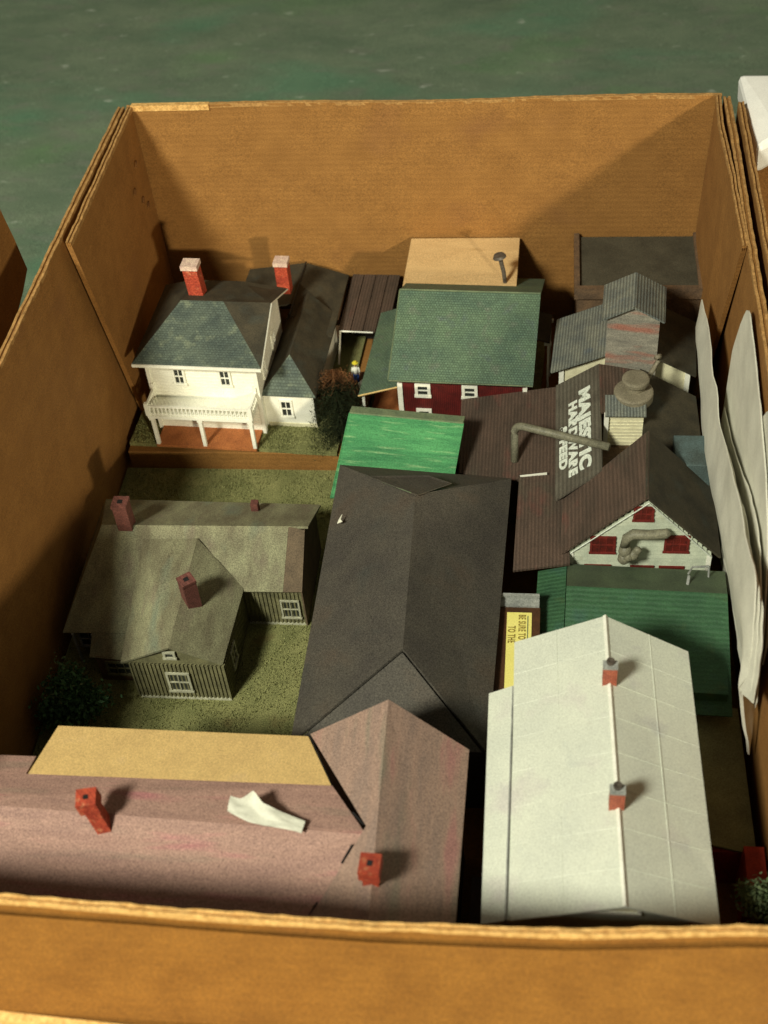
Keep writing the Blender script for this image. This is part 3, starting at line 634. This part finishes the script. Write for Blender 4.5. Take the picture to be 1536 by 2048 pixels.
for (x, y) in ((.12, 4.35), (.28, -3.05)):
    o = chimney(H, x, y, 12.3, 14.35, .72, .5, mats=('brickL', 'grey'), capo=.02, caph=.12, pot=.2, hole=False)
# ================================================================== purple-brown T building (front left)
H = thing('model_building', (-2, -24, FL), 'purple-brown cross-gabled model building with bright red chimneys along the front box wall', 'model building')
P_ = lambda x, y, z: (x+2, y+24, z-FL)
mk('wall', lambda b: (b.box(.2, 7.6, -9.3, 4.0, 0, 11.0), b.box(-17.8, .2, -8.6, 2.2, 0, 10.0)), 'brownwall')
rt = P_(2.0, -18.7, 19); rbk = P_(2.25, -33, 19); L1 = P_(-2.3, -19.3, 16.5); R1_ = P_(6.15, -19.9, 16.5); R2_ = P_(5.95, -33, 16.5); J = P_(1.55, -25.9, 18.62)
roof_panel(H, [rt, L1, J, P_(-2.3, -33, 16.5), rbk], 'purple', .14)
roof_panel(H, [rt, rbk, R2_, R1_], 'purple', .14)
WL = -21.6
wr_ = lambda x: P_(x, -25.95+.0*(x), 18.35+.012*(x))      # wing ridge
roof_panel(H, [P_(WL, -25.3, 18.2), P_(1.45, -26.0, 18.2), P_(-.55, -23.1, 17.6), P_(WL, -23.1, 17.45)], 'purpleX', .13)
roof_panel(H, [P_(WL, -25.3, 18.2), P_(1.35, -26.1, 18.2), P_(-2.4, -33.2, 16.6), P_(WL, -33.2, 15.4)], 'purpleX', .13)
roof_panel(H, [P_(WL, -23.1, 17.45), P_(-16.6, -23.1, 17.5), P_(-16.6, -21.7, 17.0), P_(WL, -21.7, 16.95)], 'purpleX', .13)
roof_panel(H, [P_(-16.5, -23.05, 17.47), P_(-.62, -23.05, 17.6), P_(-2.35, -19.6, 16.72), P_(-16.1, -19.45, 16.6)], 'tan', .16, 'bare_card_panel')
seams(H, 'black', [(P_(-2.25, -19.6, 16.62), P_(-.55, -23.1, 17.52)), (P_(.75, -24.9, 18.12), P_(1.4, -25.7, 18.4)), (P_(.95, -26.7, 18.2), P_(.5, -27.6, 17.98)), (P_(-.5, -29.4, 17.45), P_(-1.6, -31.4, 16.9))], .055, 'open_joint')
chimney(H, -9.5, -2.2, 12.3, 14.6, .7, .72, mats=('brick', 'brick'), capo=.14, caph=.65, lean=(-.55, .3), rz=12)
chimney(H, 4.15, -4.75, 12.3, 14.7, .75, .8, mats=('brick', 'brick'), capo=.12, caph=.75, rz=-3)
mb = MB(); NU, NV = 26, 10
def pp(u, v):
    c = Vector((-5.3, -25.55, 18.62)).lerp(Vector((-1.55, -26.5, 18.5)), u); wd_ = 1.15*(1-.45*u)
    if u < .3: wd_ *= .55+u*1.5
    spike = max(0, 1-abs(u-.27)/.14)*.75*v
    lift = .55*(v**2)*(1-u)+.22*math.sin(u*9+v*4)*v*(1-.6*u)+.28*max(0, .3-u)*3+.08*mnoise.noise(Vector((u*6, v*5, 2)))
    return (c.x+.35*v*wd_*.5, c.y+wd_*v+spike*.5-.12*math.sin(u*5), c.z+abs(lift)*.9+.25*spike)
for s_ in (0, .03):
    b0 = len(mb.v)
    for i in range(NU+1):
        for j in range(NV+1): q = pp(i/NU, j/NV); mb.v.append((q[0], q[1], q[2]-s_))
    for i in range(NU):
        for j in range(NV): a = b0+i*(NV+1)+j; mb.f.append([a, a+NV+1, a+NV+2, a+1]); mb.m.append(0)
tag(obj('crumpled_paper', mb, 'paper', smooth=True), 'crumpled white paper strip lying on the ridge of the purple-brown roof', 'paper')
# ================================================================== dark flat-roofed building (back right)
H = thing('model_building', (16.6, 26.2, FL), 'dark flat-roofed model building with raised brown parapet in the far right corner', 'model building', 0)
mk('wall', lambda b: b.box(-4.5, 4.6, -3.5, 3.6, 0, 8.6), 'brownwall')
mk('roof', lambda b: b.box(-4.3, 4.4, -3.4, 3.5, 8.6, 8.9), mat('dark_grey_roofing', (.08, .072, .048), (.05, .045, .03), .4, .8, .3))
mk('parapet', lambda b: b.box(-4.75, 4.75, -3.8, -3.35, 8.3, 9.25), 'brownwall'); mk('parapet', lambda b: b.box(-4.75, -4.35, -3.35, 3.6, 8.3, 9.2), 'brownwall'); mk('parapet', lambda b: b.box(4.4, 4.75, -3.35, 3.6, 8.3, 9.2), 'brownwall')
# ================================================================== grey corrugated building with tower
H = thing('model_building', (15.7, 17.5, FL), 'grey corrugated-roof model building with cream walls and a weathered gabled tower', 'model building', -4)
mk('wall', lambda b: (b.box(-4.7, 4.4, -1.8, 3.6, 0, 7.2), b.ext([(-4.7, -1.8, 7.2), (4.4, -1.8, 7.2), (.2, -1.8, 9.3)], (0, .3, 0))), 'cream')
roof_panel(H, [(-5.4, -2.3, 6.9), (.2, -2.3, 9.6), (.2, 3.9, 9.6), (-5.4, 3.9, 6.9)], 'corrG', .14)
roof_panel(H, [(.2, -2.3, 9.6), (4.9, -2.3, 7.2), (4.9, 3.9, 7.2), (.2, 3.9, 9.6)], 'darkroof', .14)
mk('tower_wall', lambda b: (b.box(-1.55, 2.0, -2.9, .6, 4.5, 12.6), b.ext([(-1.55, -2.9, 12.6), (2.0, -2.9, 12.6), (.25, -2.9, 13.45)], (0, .4, 0))), 'stain')
roof_panel(H, [(-1.95, -3.2, 12.5), (.2, -3.2, 13.7), (.2, .8, 13.7), (-1.95, .8, 12.5)], 'corrG', .14, 'tower_roof')
roof_panel(H, [(.2, -3.2, 13.7), (2.35, -3.2, 12.5), (2.35, .8, 12.5), (.2, .8, 13.7)], 'corrG', .14, 'tower_roof')
mk('corner_board', lambda b: b.box(-4.8, -4.45, -1.95, -1.75, 0, 7.1), 'white'); mk('corner_board', lambda b: b.box(4.15, 4.5, -1.95, -1.75, 0, 7.1), 'white')
# ================================================================== brown hardware building with sign roof
H = thing('model_building', (10, 8, FL), 'brown model hardware store with white lettering on its sheet-metal roof', 'model building')
P_ = lambda x, y, z: (x-10, y-8, z-FL)
mk('wall', lambda b: (b.box(-5.6, .6, -1.0, 5.2, 0, 5.3), b.box(.6, 10.0, -4.4, 5.4, 0, 6.6)), 'brownwall')
roof_panel(H, [P_(3.75, 13.9, 11.2), P_(10.6, 14.3, 12.1), P_(10.6, 4.2, 12.1), P_(4.0, 6.2, 11.2)], 'corrB', .14)
roof_panel(H, [P_(10.55, 14.2, 12.3), P_(13.5, 14.0, 14.5), P_(13.5, 3.2, 14.5), P_(10.55, 2.6, 12.3)], 'signroof', .14, 'sign_roof')
roof_panel(H, [P_(13.5, 14.0, 14.5), P_(16.4, 13.9, 14.0), P_(16.4, 8.9, 14.0), P_(13.5, 8.9, 14.5)], 'corrB', .14)
roof_panel(H, [P_(16.42, 14.2, 13.9), P_(20.3, 13.0, 12.4), P_(20.4, 4.5, 12.4), P_(16.42, 4.5, 13.9)], 'darkroof', .14)
slope = Vector((2.95, 0, 2.2)).normalized(); nrm = Vector((-slope.z, 0, slope.x))
def on_sign(y, d): return Vector(P_(10.55, y, 12.3))+slope*d+nrm*.03
for (s_, y, d, sz, sx) in (('MAJESTIC', 12.2, 2.05, 1.2, 1.44), ('HARDWARE', 11.4, 1.18, .9, 1.36), ('& FEED', 9.3, .4, .84, 1.45)):
    text(s_, sz, 'letter', H, frame(on_sign(y, d), (0, -1, 0), slope), bold=.058, sx=sx)
# small cream dormer
mk('dormer_wall', lambda b: b.ext([P_(13.85, 8.2, 10.5), P_(16.35, 8.2, 10.5), P_(16.35, 8.2, 15.0), P_(13.85, 8.2, 15.0)], (0, 1.6, 0)), 'cream')
seams(H, 'cream', [(P_(14.0, 8.18, 11.0+.3*i), P_(16.35, 8.18, 11.0+.3*i)) for i in range(13)], .03, 'clapboard_lines', 'stuff')
mk('corner_board', lambda b: b.box(3.75, 4.05, .02, .4, 5, 9.4), 'white')
roof_panel(H, [P_(13.8, 7.9, 15.0), P_(16.5, 7.9, 15.0), P_(16.5, 9.5, 15.5), P_(13.8, 9.5, 15.5)], 'corrG', .12, 'dormer_roof')
# separate brown roof piece
m = MB().slab([(8.15, 4.9, 12.2), (11.35, 5.1, 12.35), (11.5, -2.6, 11.9), (7.95, -3.1, 11.7)], .18)
T = tag(obj('roof_piece', m, 'corrB'), 'loose brown corrugated roof piece with pale edge right of the charcoal roof', 'roof piece')
m = MB().slab([(8.2, 4.98, 12.24), (10.0, 5.2, 12.34), (10.0, 5.05, 12.36), (8.25, 4.85, 12.24)], .1); obj('pale_edge', m, 'white', T)
# round cap, hook
T = thing('round_cap', (15.7, 10.4, 14.9), 'beige stepped round plastic cap on the roof below the weathered tower', 'plastic cap')
obj('drum', MB().lathe([(1.25, -.4), (1.33, -.3), (1.33, .28), (1.28, .36), (1.2, .4), (1.0, .42)], (0, -.5, .3)), 'beige', T)
obj('knob', MB().lathe([(.7, -.55), (.7, -.1), (.88, -.06), (.92, .0), (.92, .22), (.88, .3), (.8, .34), (.7, .35)], (.1, -.25, 1.25)), 'beige', T)
pth = [(16.6, 11.6, 14.9), (17.1, 12.3, 15.4), (17.45, 12.7, 15.9), (17.5, 12.6, 16.35), (17.2, 12.3, 16.45)]
tag(obj('wire_hook', MB().tube(pth, .17, 8), 'beige', smooth=True), 'small bent beige hook right of the round cap', 'hook')
# pipe
def arc(pts, n=6):
    out = []
    for i, p in enumerate(pts):
        p = Vector(p)
        if 0 < i < len(pts)-1:
            a = (Vector(pts[i-1])-p).normalized(); b = (Vector(pts[i+1])-p).normalized(); r = .75
            for k in range(n+1): t = k/n; out.append(p+a*r*(1-t)**2+b*r*t**2)
        else: out.append(p)
    return out
tag(obj('bent_pipe', MB().tube(arc([(7.8, 6.9, 11.7), (7.75, 7.9, 14.2), (14.0, 5.0, 14.9)]), .27, 12), 'pipe', smooth=True), 'grey bent pipe lying across the brown roof and white lettering', 'pipe')
# teal block
m = MB().box(18.3, 20.6, 4.2, 7.1, 11.6, 14.1); tag(obj('teal_block', m, 'teal', bevel=.05), 'teal grey block between the brown gable roof and the foam sheets', 'block')
# ================================================================== white gable house, red shutters
H = thing('model_house', (16, -1.4, FL), 'white clapboard model house with dark red windows under a steep brown gable roof', 'model house')
P_ = lambda x, y, z: (x-16, y+1.4, z-FL)
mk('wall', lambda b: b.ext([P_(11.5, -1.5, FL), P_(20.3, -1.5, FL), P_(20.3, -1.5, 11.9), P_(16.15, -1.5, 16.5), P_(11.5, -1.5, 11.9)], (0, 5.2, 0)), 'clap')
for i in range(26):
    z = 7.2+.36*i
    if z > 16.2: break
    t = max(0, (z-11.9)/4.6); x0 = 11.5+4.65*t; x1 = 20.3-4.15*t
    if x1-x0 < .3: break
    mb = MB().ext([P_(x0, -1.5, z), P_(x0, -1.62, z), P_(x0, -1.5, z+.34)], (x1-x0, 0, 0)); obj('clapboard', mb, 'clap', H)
roof_panel(H, [P_(16.0, -1.75, 17.1), P_(10.7, -1.85, 11.75), P_(10.6, 2.7, 11.75), P_(16.3, 4.2, 17.1)], 'corrB', .14)
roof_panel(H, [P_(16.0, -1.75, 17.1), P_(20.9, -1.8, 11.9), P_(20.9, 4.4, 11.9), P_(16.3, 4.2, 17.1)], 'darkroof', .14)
seams(H, 'letter', [(P_(16.15, -1.68, 16.5), P_(11.45, -1.68, 11.75)), (P_(16.15, -1.68, 16.5), P_(20.35, -1.68, 11.75))], .04, 'rake_board')
for (x, z, w_, h_) in ((15.9, 15.5, 1.25, 1.3), (13.55, 12.65, 1.6, 1.6), (18.1, 12.85, 1.55, 1.6), (13.3, 9.95, 1.7, 1.75), (16.1, 9.95, 1.5, 1.75), (17.95, 9.95, 1.6, 1.75)):
    window(H, P_(x, -1.6, z), 'x', w_, h_, mats=('redframe', 'redglass'), fr=.15, dep=.07, cols=3)
mk('corner_board', lambda b: b.box(4.05, 4.35, -.25, -.05, 0, 6.3), 'white'); mk('corner_board', lambda b: b.box(-4.55, -4.25, -.25, -.05, 0, 6.3), 'white')
# grey fitting on gable
T = thing('pipe_fitting', (15.3, -2.4, 13.4), 'bent grey plastic pipe fitting resting on the white gable with red windows', 'pipe fitting')
obj('elbow', MB().tube([Vector(p)-Vector((15.3, -2.4, 13.4)) for p in [(17.5, -2.1, 14.5), (17.3, -2.15, 14.35), (16.3, -2.2, 14.25), (15.3, -2.2, 14.3), (14.95, -2.25, 14.0), (14.85, -2.3, 13.3)]], [.24, .32, .33, .33, .32, .3], 14), 'pipe', T, smooth=True)
kb = MB()
rn = random.Random(5)
for q in ((14.9, -2.4, 13.0, .45), (15.4, -2.5, 12.75, .38), (14.85, -2.45, 12.35, .42), (15.65, -2.4, 13.05, .27), (15.1, -2.6, 12.7, .34)):
    kb.lathe([(.05, -q[3]), (q[3]*.6, -q[3]*.8), (q[3]*.95, -q[3]*.25), (q[3]*.9, q[3]*.4), (q[3]*.5, q[3]*.86), (.05, q[3])], (q[0]-15.3, q[1]+2.4, q[2]-13.4), 12)
obj('cluster', kb, 'pipe', T, smooth=True)
# ================================================================== green-roofed building right
H = thing('model_building', (15, -6, FL), 'model building with dull green metal gable roof below the white clapboard gable', 'model building', -2)
mk('wall', lambda b: b.box(-3.6, 5.8, -5.6, 3.0, 0, 5.6), 'green')
roof_panel(H, [(-3.75, 3.7, 5.9), (6.0, 3.7, 5.9), (5.9, .9, 7.0), (-3.75, .9, 7.0)], mat('dull_green_metal', (.085, .115, .065), (.06, .08, .05), .6, .6, .2), .14)
roof_panel(H, [(-3.75, .9, 7.0), (5.9, .9, 7.0), (6.1, -6.4, 4.6), (-3.75, -6.4, 4.6)], 'green', .14)
roof_panel(H, [(-5.6, 3.5, 5.3), (-3.8, 3.5, 5.9), (-3.8, -6.2, 5.9), (-5.6, -6.2, 5.3)], 'green', .14, 'side_roof')
mk('side_wall', lambda b: b.box(-5.4, -3.6, -5.6, 3.0, 0, 5.1), 'green')
T = thing('metal_bracket', (18.9, -3.6, 12), 'small pale wire bracket standing on the green roof near the white gable', 'bracket')
obj('leg', MB().tube([(-.3, -1.0, -.2), (-.15, -.3, .5)], .1, 6), 'grey', T); obj('bar', MB().tube([(-.2, -.2, .55), (.1, .4, .5), (1.1, .5, .5)], .07, 6), 'grey', T)
obj('leg', MB().tube([(1.1, .5, .5), (1.15, .2, -.7)], .07, 6), 'grey', T)
# ================================================================== farmhouse (left middle)
H = thing('model_house', (-13, -4, 5.95), 'weathered olive model farmhouse with L-shaped brown-green roof and brick chimneys on a grass base', 'model house')
P_ = lambda x, y, z: (x+13, y+4, z-5.95)
mk('base', lambda b: b.box(*(-21.9+13, -3.9+13), -17.5+4, 11.7+4, -.42, 0), 'grass')
def bb(name, x0, x1, y, z0, z1, ax='x', mt='board'):
    mb = MB(); n = int((x1-x0)/.26)
    for i in range(n+1):
        a = x0+(x1-x0)*i/n
        if ax == 'x': mb.box(a-.05, a+.05, y-.09, y, z0, z1)
        else: mb.box(y, y+.09, a-.05, a+.05, z0, z1)
    o = obj(name, mb, mt, H); o['kind'] = 'stuff'; return o
mk('wall', lambda b: (b.box(*(-20.4+13, -5.9+13), -3.2+4, 3.4+4, 0, 3.9), b.box(*(-16.0+13, -9.95+13), -9.6+4, -3.2+4, 0, 3.5), b.box(*(-20.4+13, -16+13), -6.4+4, -3.2+4, 0, 2.9)), 'board')
mk('gable_wall', lambda b: b.ext([P_(-16.0, -9.6, 9.4), P_(-9.95, -9.6, 9.4), P_(-13.0, -9.6, 11.4)], (0, .3, 0)), 'board')
mk('gable_wall', lambda b: b.ext([P_(-5.8, -3.4, 6), P_(-5.8, 3.6, 6), P_(-5.8, 3.6, 9.7), P_(-5.8, 0, 11.8), P_(-5.8, -3.4, 9.7)], (-.1, 0, 0)), 'gablebrown')
bb('battens', -3.0, 3.05, -5.6, .1, 3.5); bb('battens', 3.3, 7.05, .8, .1, 3.8)
bb('battens', -5.5, .8, 3.05, .1, 3.5, 'y')
mk('foundation', lambda b: (b.box(-2.9, 3.1, -5.75, -5.6, 0, .12), b.box(3.2, 7.1, .65, .8, 0, .12)), 'oldwhite')
window(H, (-.05, -5.66, 1.75), 'x', 1.55, 1.95, rows=2, cols=2, fr=.15, mats=('oldwhite', 'glass'))
window(H, (-.2, -5.66, 4.5), 'x', .8, .7, mats=('oldwhite', 'glass'), rows=1, cols=1); window(H, (6.2, .74, 1.6), 'x', 1.3, 1.8, mats=('oldwhite', 'glass'), fr=.12)
window(H, (3.1, -3.6, 2.0), 'y', 1.2, 1.7, mats=('oldwhite', 'glass'))
# roof: main ridge along x, front wing ridge along y, left shed slope
RZ, EZ = 6.05, 3.65
roof_panel(H, [P_(-19.6, -.1, 12), P_(-5.6, .1, 12), P_(-5.5, 4.2, 9.9), P_(-20.9, 4.4, 9.9)], 'farm', .16)
roof_panel(H, [P_(-19.6, -.1, 12), P_(-16.5, -.05, 12), P_(-16.5, -7.0, 9.15), P_(-21.2, -7.0, 9.0)], 'farm', .16)
roof_panel(H, [P_(-16.5, -.1, 12), P_(-6.9, .1, 12), P_(-7.0, -3.7, 9.75), P_(-12.9, -3.8, 9.75), P_(-16.5, -3.9, 10.35)], 'farm', .16)
roof_panel(H, [P_(-6.92, .1, 11.98), P_(-5.8, -.1, 11.85), P_(-5.75, -3.6, 9.68), P_(-7.02, -3.7, 9.73)], 'gablebrown', .1, 'end_panel')
roof_panel(H, [P_(-19.6, -.1, 12), P_(-21.2, -7.0, 9.0), P_(-21.4, 4.4, 9.0), P_(-20.9, 4.4, 9.9)], 'farm', .16)
roof_panel(H, [P_(-12.9, -10.1, 11.75), P_(-12.9, -.9, 11.72), P_(-16.6, -1.0, 11.6), P_(-16.6, -9.6, 9.4)], 'farm', .16)
roof_panel(H, [P_(-12.9, -10.1, 11.75), P_(-9.95, -9.6, 9.6), P_(-9.6, -3.6, 9.85), P_(-12.9, -.9, 11.7)], 'farm', .16)
mk('porch_roof', lambda b: b.slab([P_(-19.2, -8.4, 8.3), P_(-16.0, -8.6, 8.3), P_(-16.0, -6.9, 9.1), P_(-19.2, -6.9, 9.1)], .14), 'farm')
mk('bay_wall', lambda b: b.box(-5.8, -3.05, -4.4, -2.4, 0, 2.4), 'brownwall')
window(H, (-4.3, -4.4, 1.35), 'x', 1.9, 1.4, mats=('board', 'glass'), cols=3)
for x in (-7.6, -6.3): mk('porch_post', lambda b: b.box(x, x+.14, -3.1, -2.95, 0, 3.0), 'grey')
window(H, (-6.8, -2.4, 1.8), 'x', 1.5, 1.6, mats=('grey', 'glass'), cols=2)
chimney(H, -4.9, 4.0, 5.2, 8.2, .95, .95, mats=('brickD', 'brickD'), capo=.05, caph=.25)
chimney(H, .7, -2.1, 4.6, 7.6, .9, .9, mats=('brickD', 'brickD'), capo=.03, caph=.2, rz=38)
chimney(H, 3.2, 7.0, 4.3, 5.3, .5, .5, mats=('brickD', 'brickD'), caph=0)
def sph(r, seed, zs=1):
    b = MB(); rn = random.Random(seed)
    return b
def foliage(par, c, R, n, mt, seed, sz=.16, name='crown', zs=.8):
    r = random.Random(seed); b = MB(); cl = [(Vector((r.gauss(0, 1), r.gauss(0, 1), r.gauss(0, .8))).normalized()*r.uniform(.2, .85)) for _ in range(16)]
    for i in range(n):
        k = r.choice(cl); p = Vector(c)+Vector((k.x*R, k.y*R, k.z*R*zs))+Vector((r.gauss(0, 1), r.gauss(0, 1), r.gauss(0, 1)))*R*.2
        a = Vector((r.uniform(-1, 1), r.uniform(-1, 1), r.uniform(-1, 1))).normalized()*sz*r.uniform(.5, 1.4); q = a.cross(Vector((r.uniform(-1, 1), r.uniform(-1, 1), r.uniform(-1, 1)))).normalized()*sz*.5
        b.face([p-a, p+q, p+a, p-q])
    return obj(name, b, mt, par)
T = thing('model_tree', (-19.7, -11.6, 6.0), 'bushy dark green model tree at the front left corner of the grass base', 'model tree')
obj('trunk', MB().tube([(0, 0, 0), (.1, 0, 1.6)], [.3, .15], 8), 'trunk', T)
foliage(T, (0, 0, 1.9), 2.2, 3000, 'leaf', 3, .2); foliage(T, (-.5, .9, 2.7), 1.7, 420, 'leafL', 4, .14, 'pale_foliage')
T = thing('model_bush', (21.1, -24.8, FL), 'small green bush in the dark front right corner of the box', 'model bush')
obj('stem', MB().tube([(0, 0, 0), (0, 0, 5)], .2, 6), 'trunk', T); foliage(T, (0, 0, 6.0), 1.5, 2200, 'leafL', 8)
def flock(par, x0, x1, y0, y1, z, n, seed, avoid=()):
    r_ = random.Random(seed); b = MB()
    for i in range(n):
        x = r_.uniform(x0, x1); y = r_.uniform(y0, y1)
        if mnoise.noise(Vector((x*.5, y*.5, seed))) < -.25+r_.uniform(-.2, .2): continue
        if any(a[0] < x < a[1] and a[2] < y < a[3] for a in avoid): continue
        q = r_.uniform(0, 6.3); h = r_.uniform(.08, .2); d = (math.cos(q)*.045, math.sin(q)*.045)
        b.face([(x-d[0], y-d[1], z), (x+d[0], y+d[1], z), (x+r_.uniform(-.1, .1), y+r_.uniform(-.1, .1), z+h)])
    o = obj('grass_tufts', b, 'grassT', par); o['kind'] = 'stuff'
flock(H, -8.8, 9.0, -13.4, 15.6, 0, 26000, 2, ((-7.4, 7.1, .8, 7.4), (-3, 3.1, -5.6, .8), (-7.4, -3, -2.4, .8)))
flock(bpy.data.objects['model_house'], -6.1, 9.8, .3, 2.9, 0, 5000, 6, ((-3.9, 3.85, -.1, 2.9),))
# right gap: low olive roofed shed
H = thing('model_shed', (20, -15.5, FL), 'low olive-roofed model shed in the gap right of the white roof', 'model shed')
mk('wall', lambda b: b.box(-1.2, 1.35, -5.2, 4.2, 0, 3.3), mat('red_wall', (.28, .03, .012), (.18, .02, .01), 1, .6, .2))
roof_panel(H, [(-1.4, 4.4, 3.9), (1.45, 4.4, 3.3), (1.6, -5.3, 3.3), (-1.4, -5.0, 3.9)], mat('olive_roof', (.19, .19, .09), (.13, .13, .065), .6, .7, .25), .14)
m = MB().box(18.6, 20.9, -11.2, -9.2, FL, 10.2); tag(obj('wood_block', m, 'ply'), 'orange-tan wooden block in the gap behind the olive-roofed shed', 'block')
T = thing('red_box', (21.3, -21.8, FL), 'dark red block at the right edge in front of the olive-roofed shed', 'block')
obj('body', MB().box(-.5, .55, -1.6, 1.0, 0, 4.2), mat('red_card', (.34, .03, .012), (.24, .02, .01), 1, .6, .2), T)
m = MB().box(6.25, 7.0, -27.0, -23.0, FL, 9.0); tag(obj('wood_block', m, 'boxbrown'), 'dark wooden block standing between the purple-brown and white roofs', 'block')
bpy.context.view_layer.update()
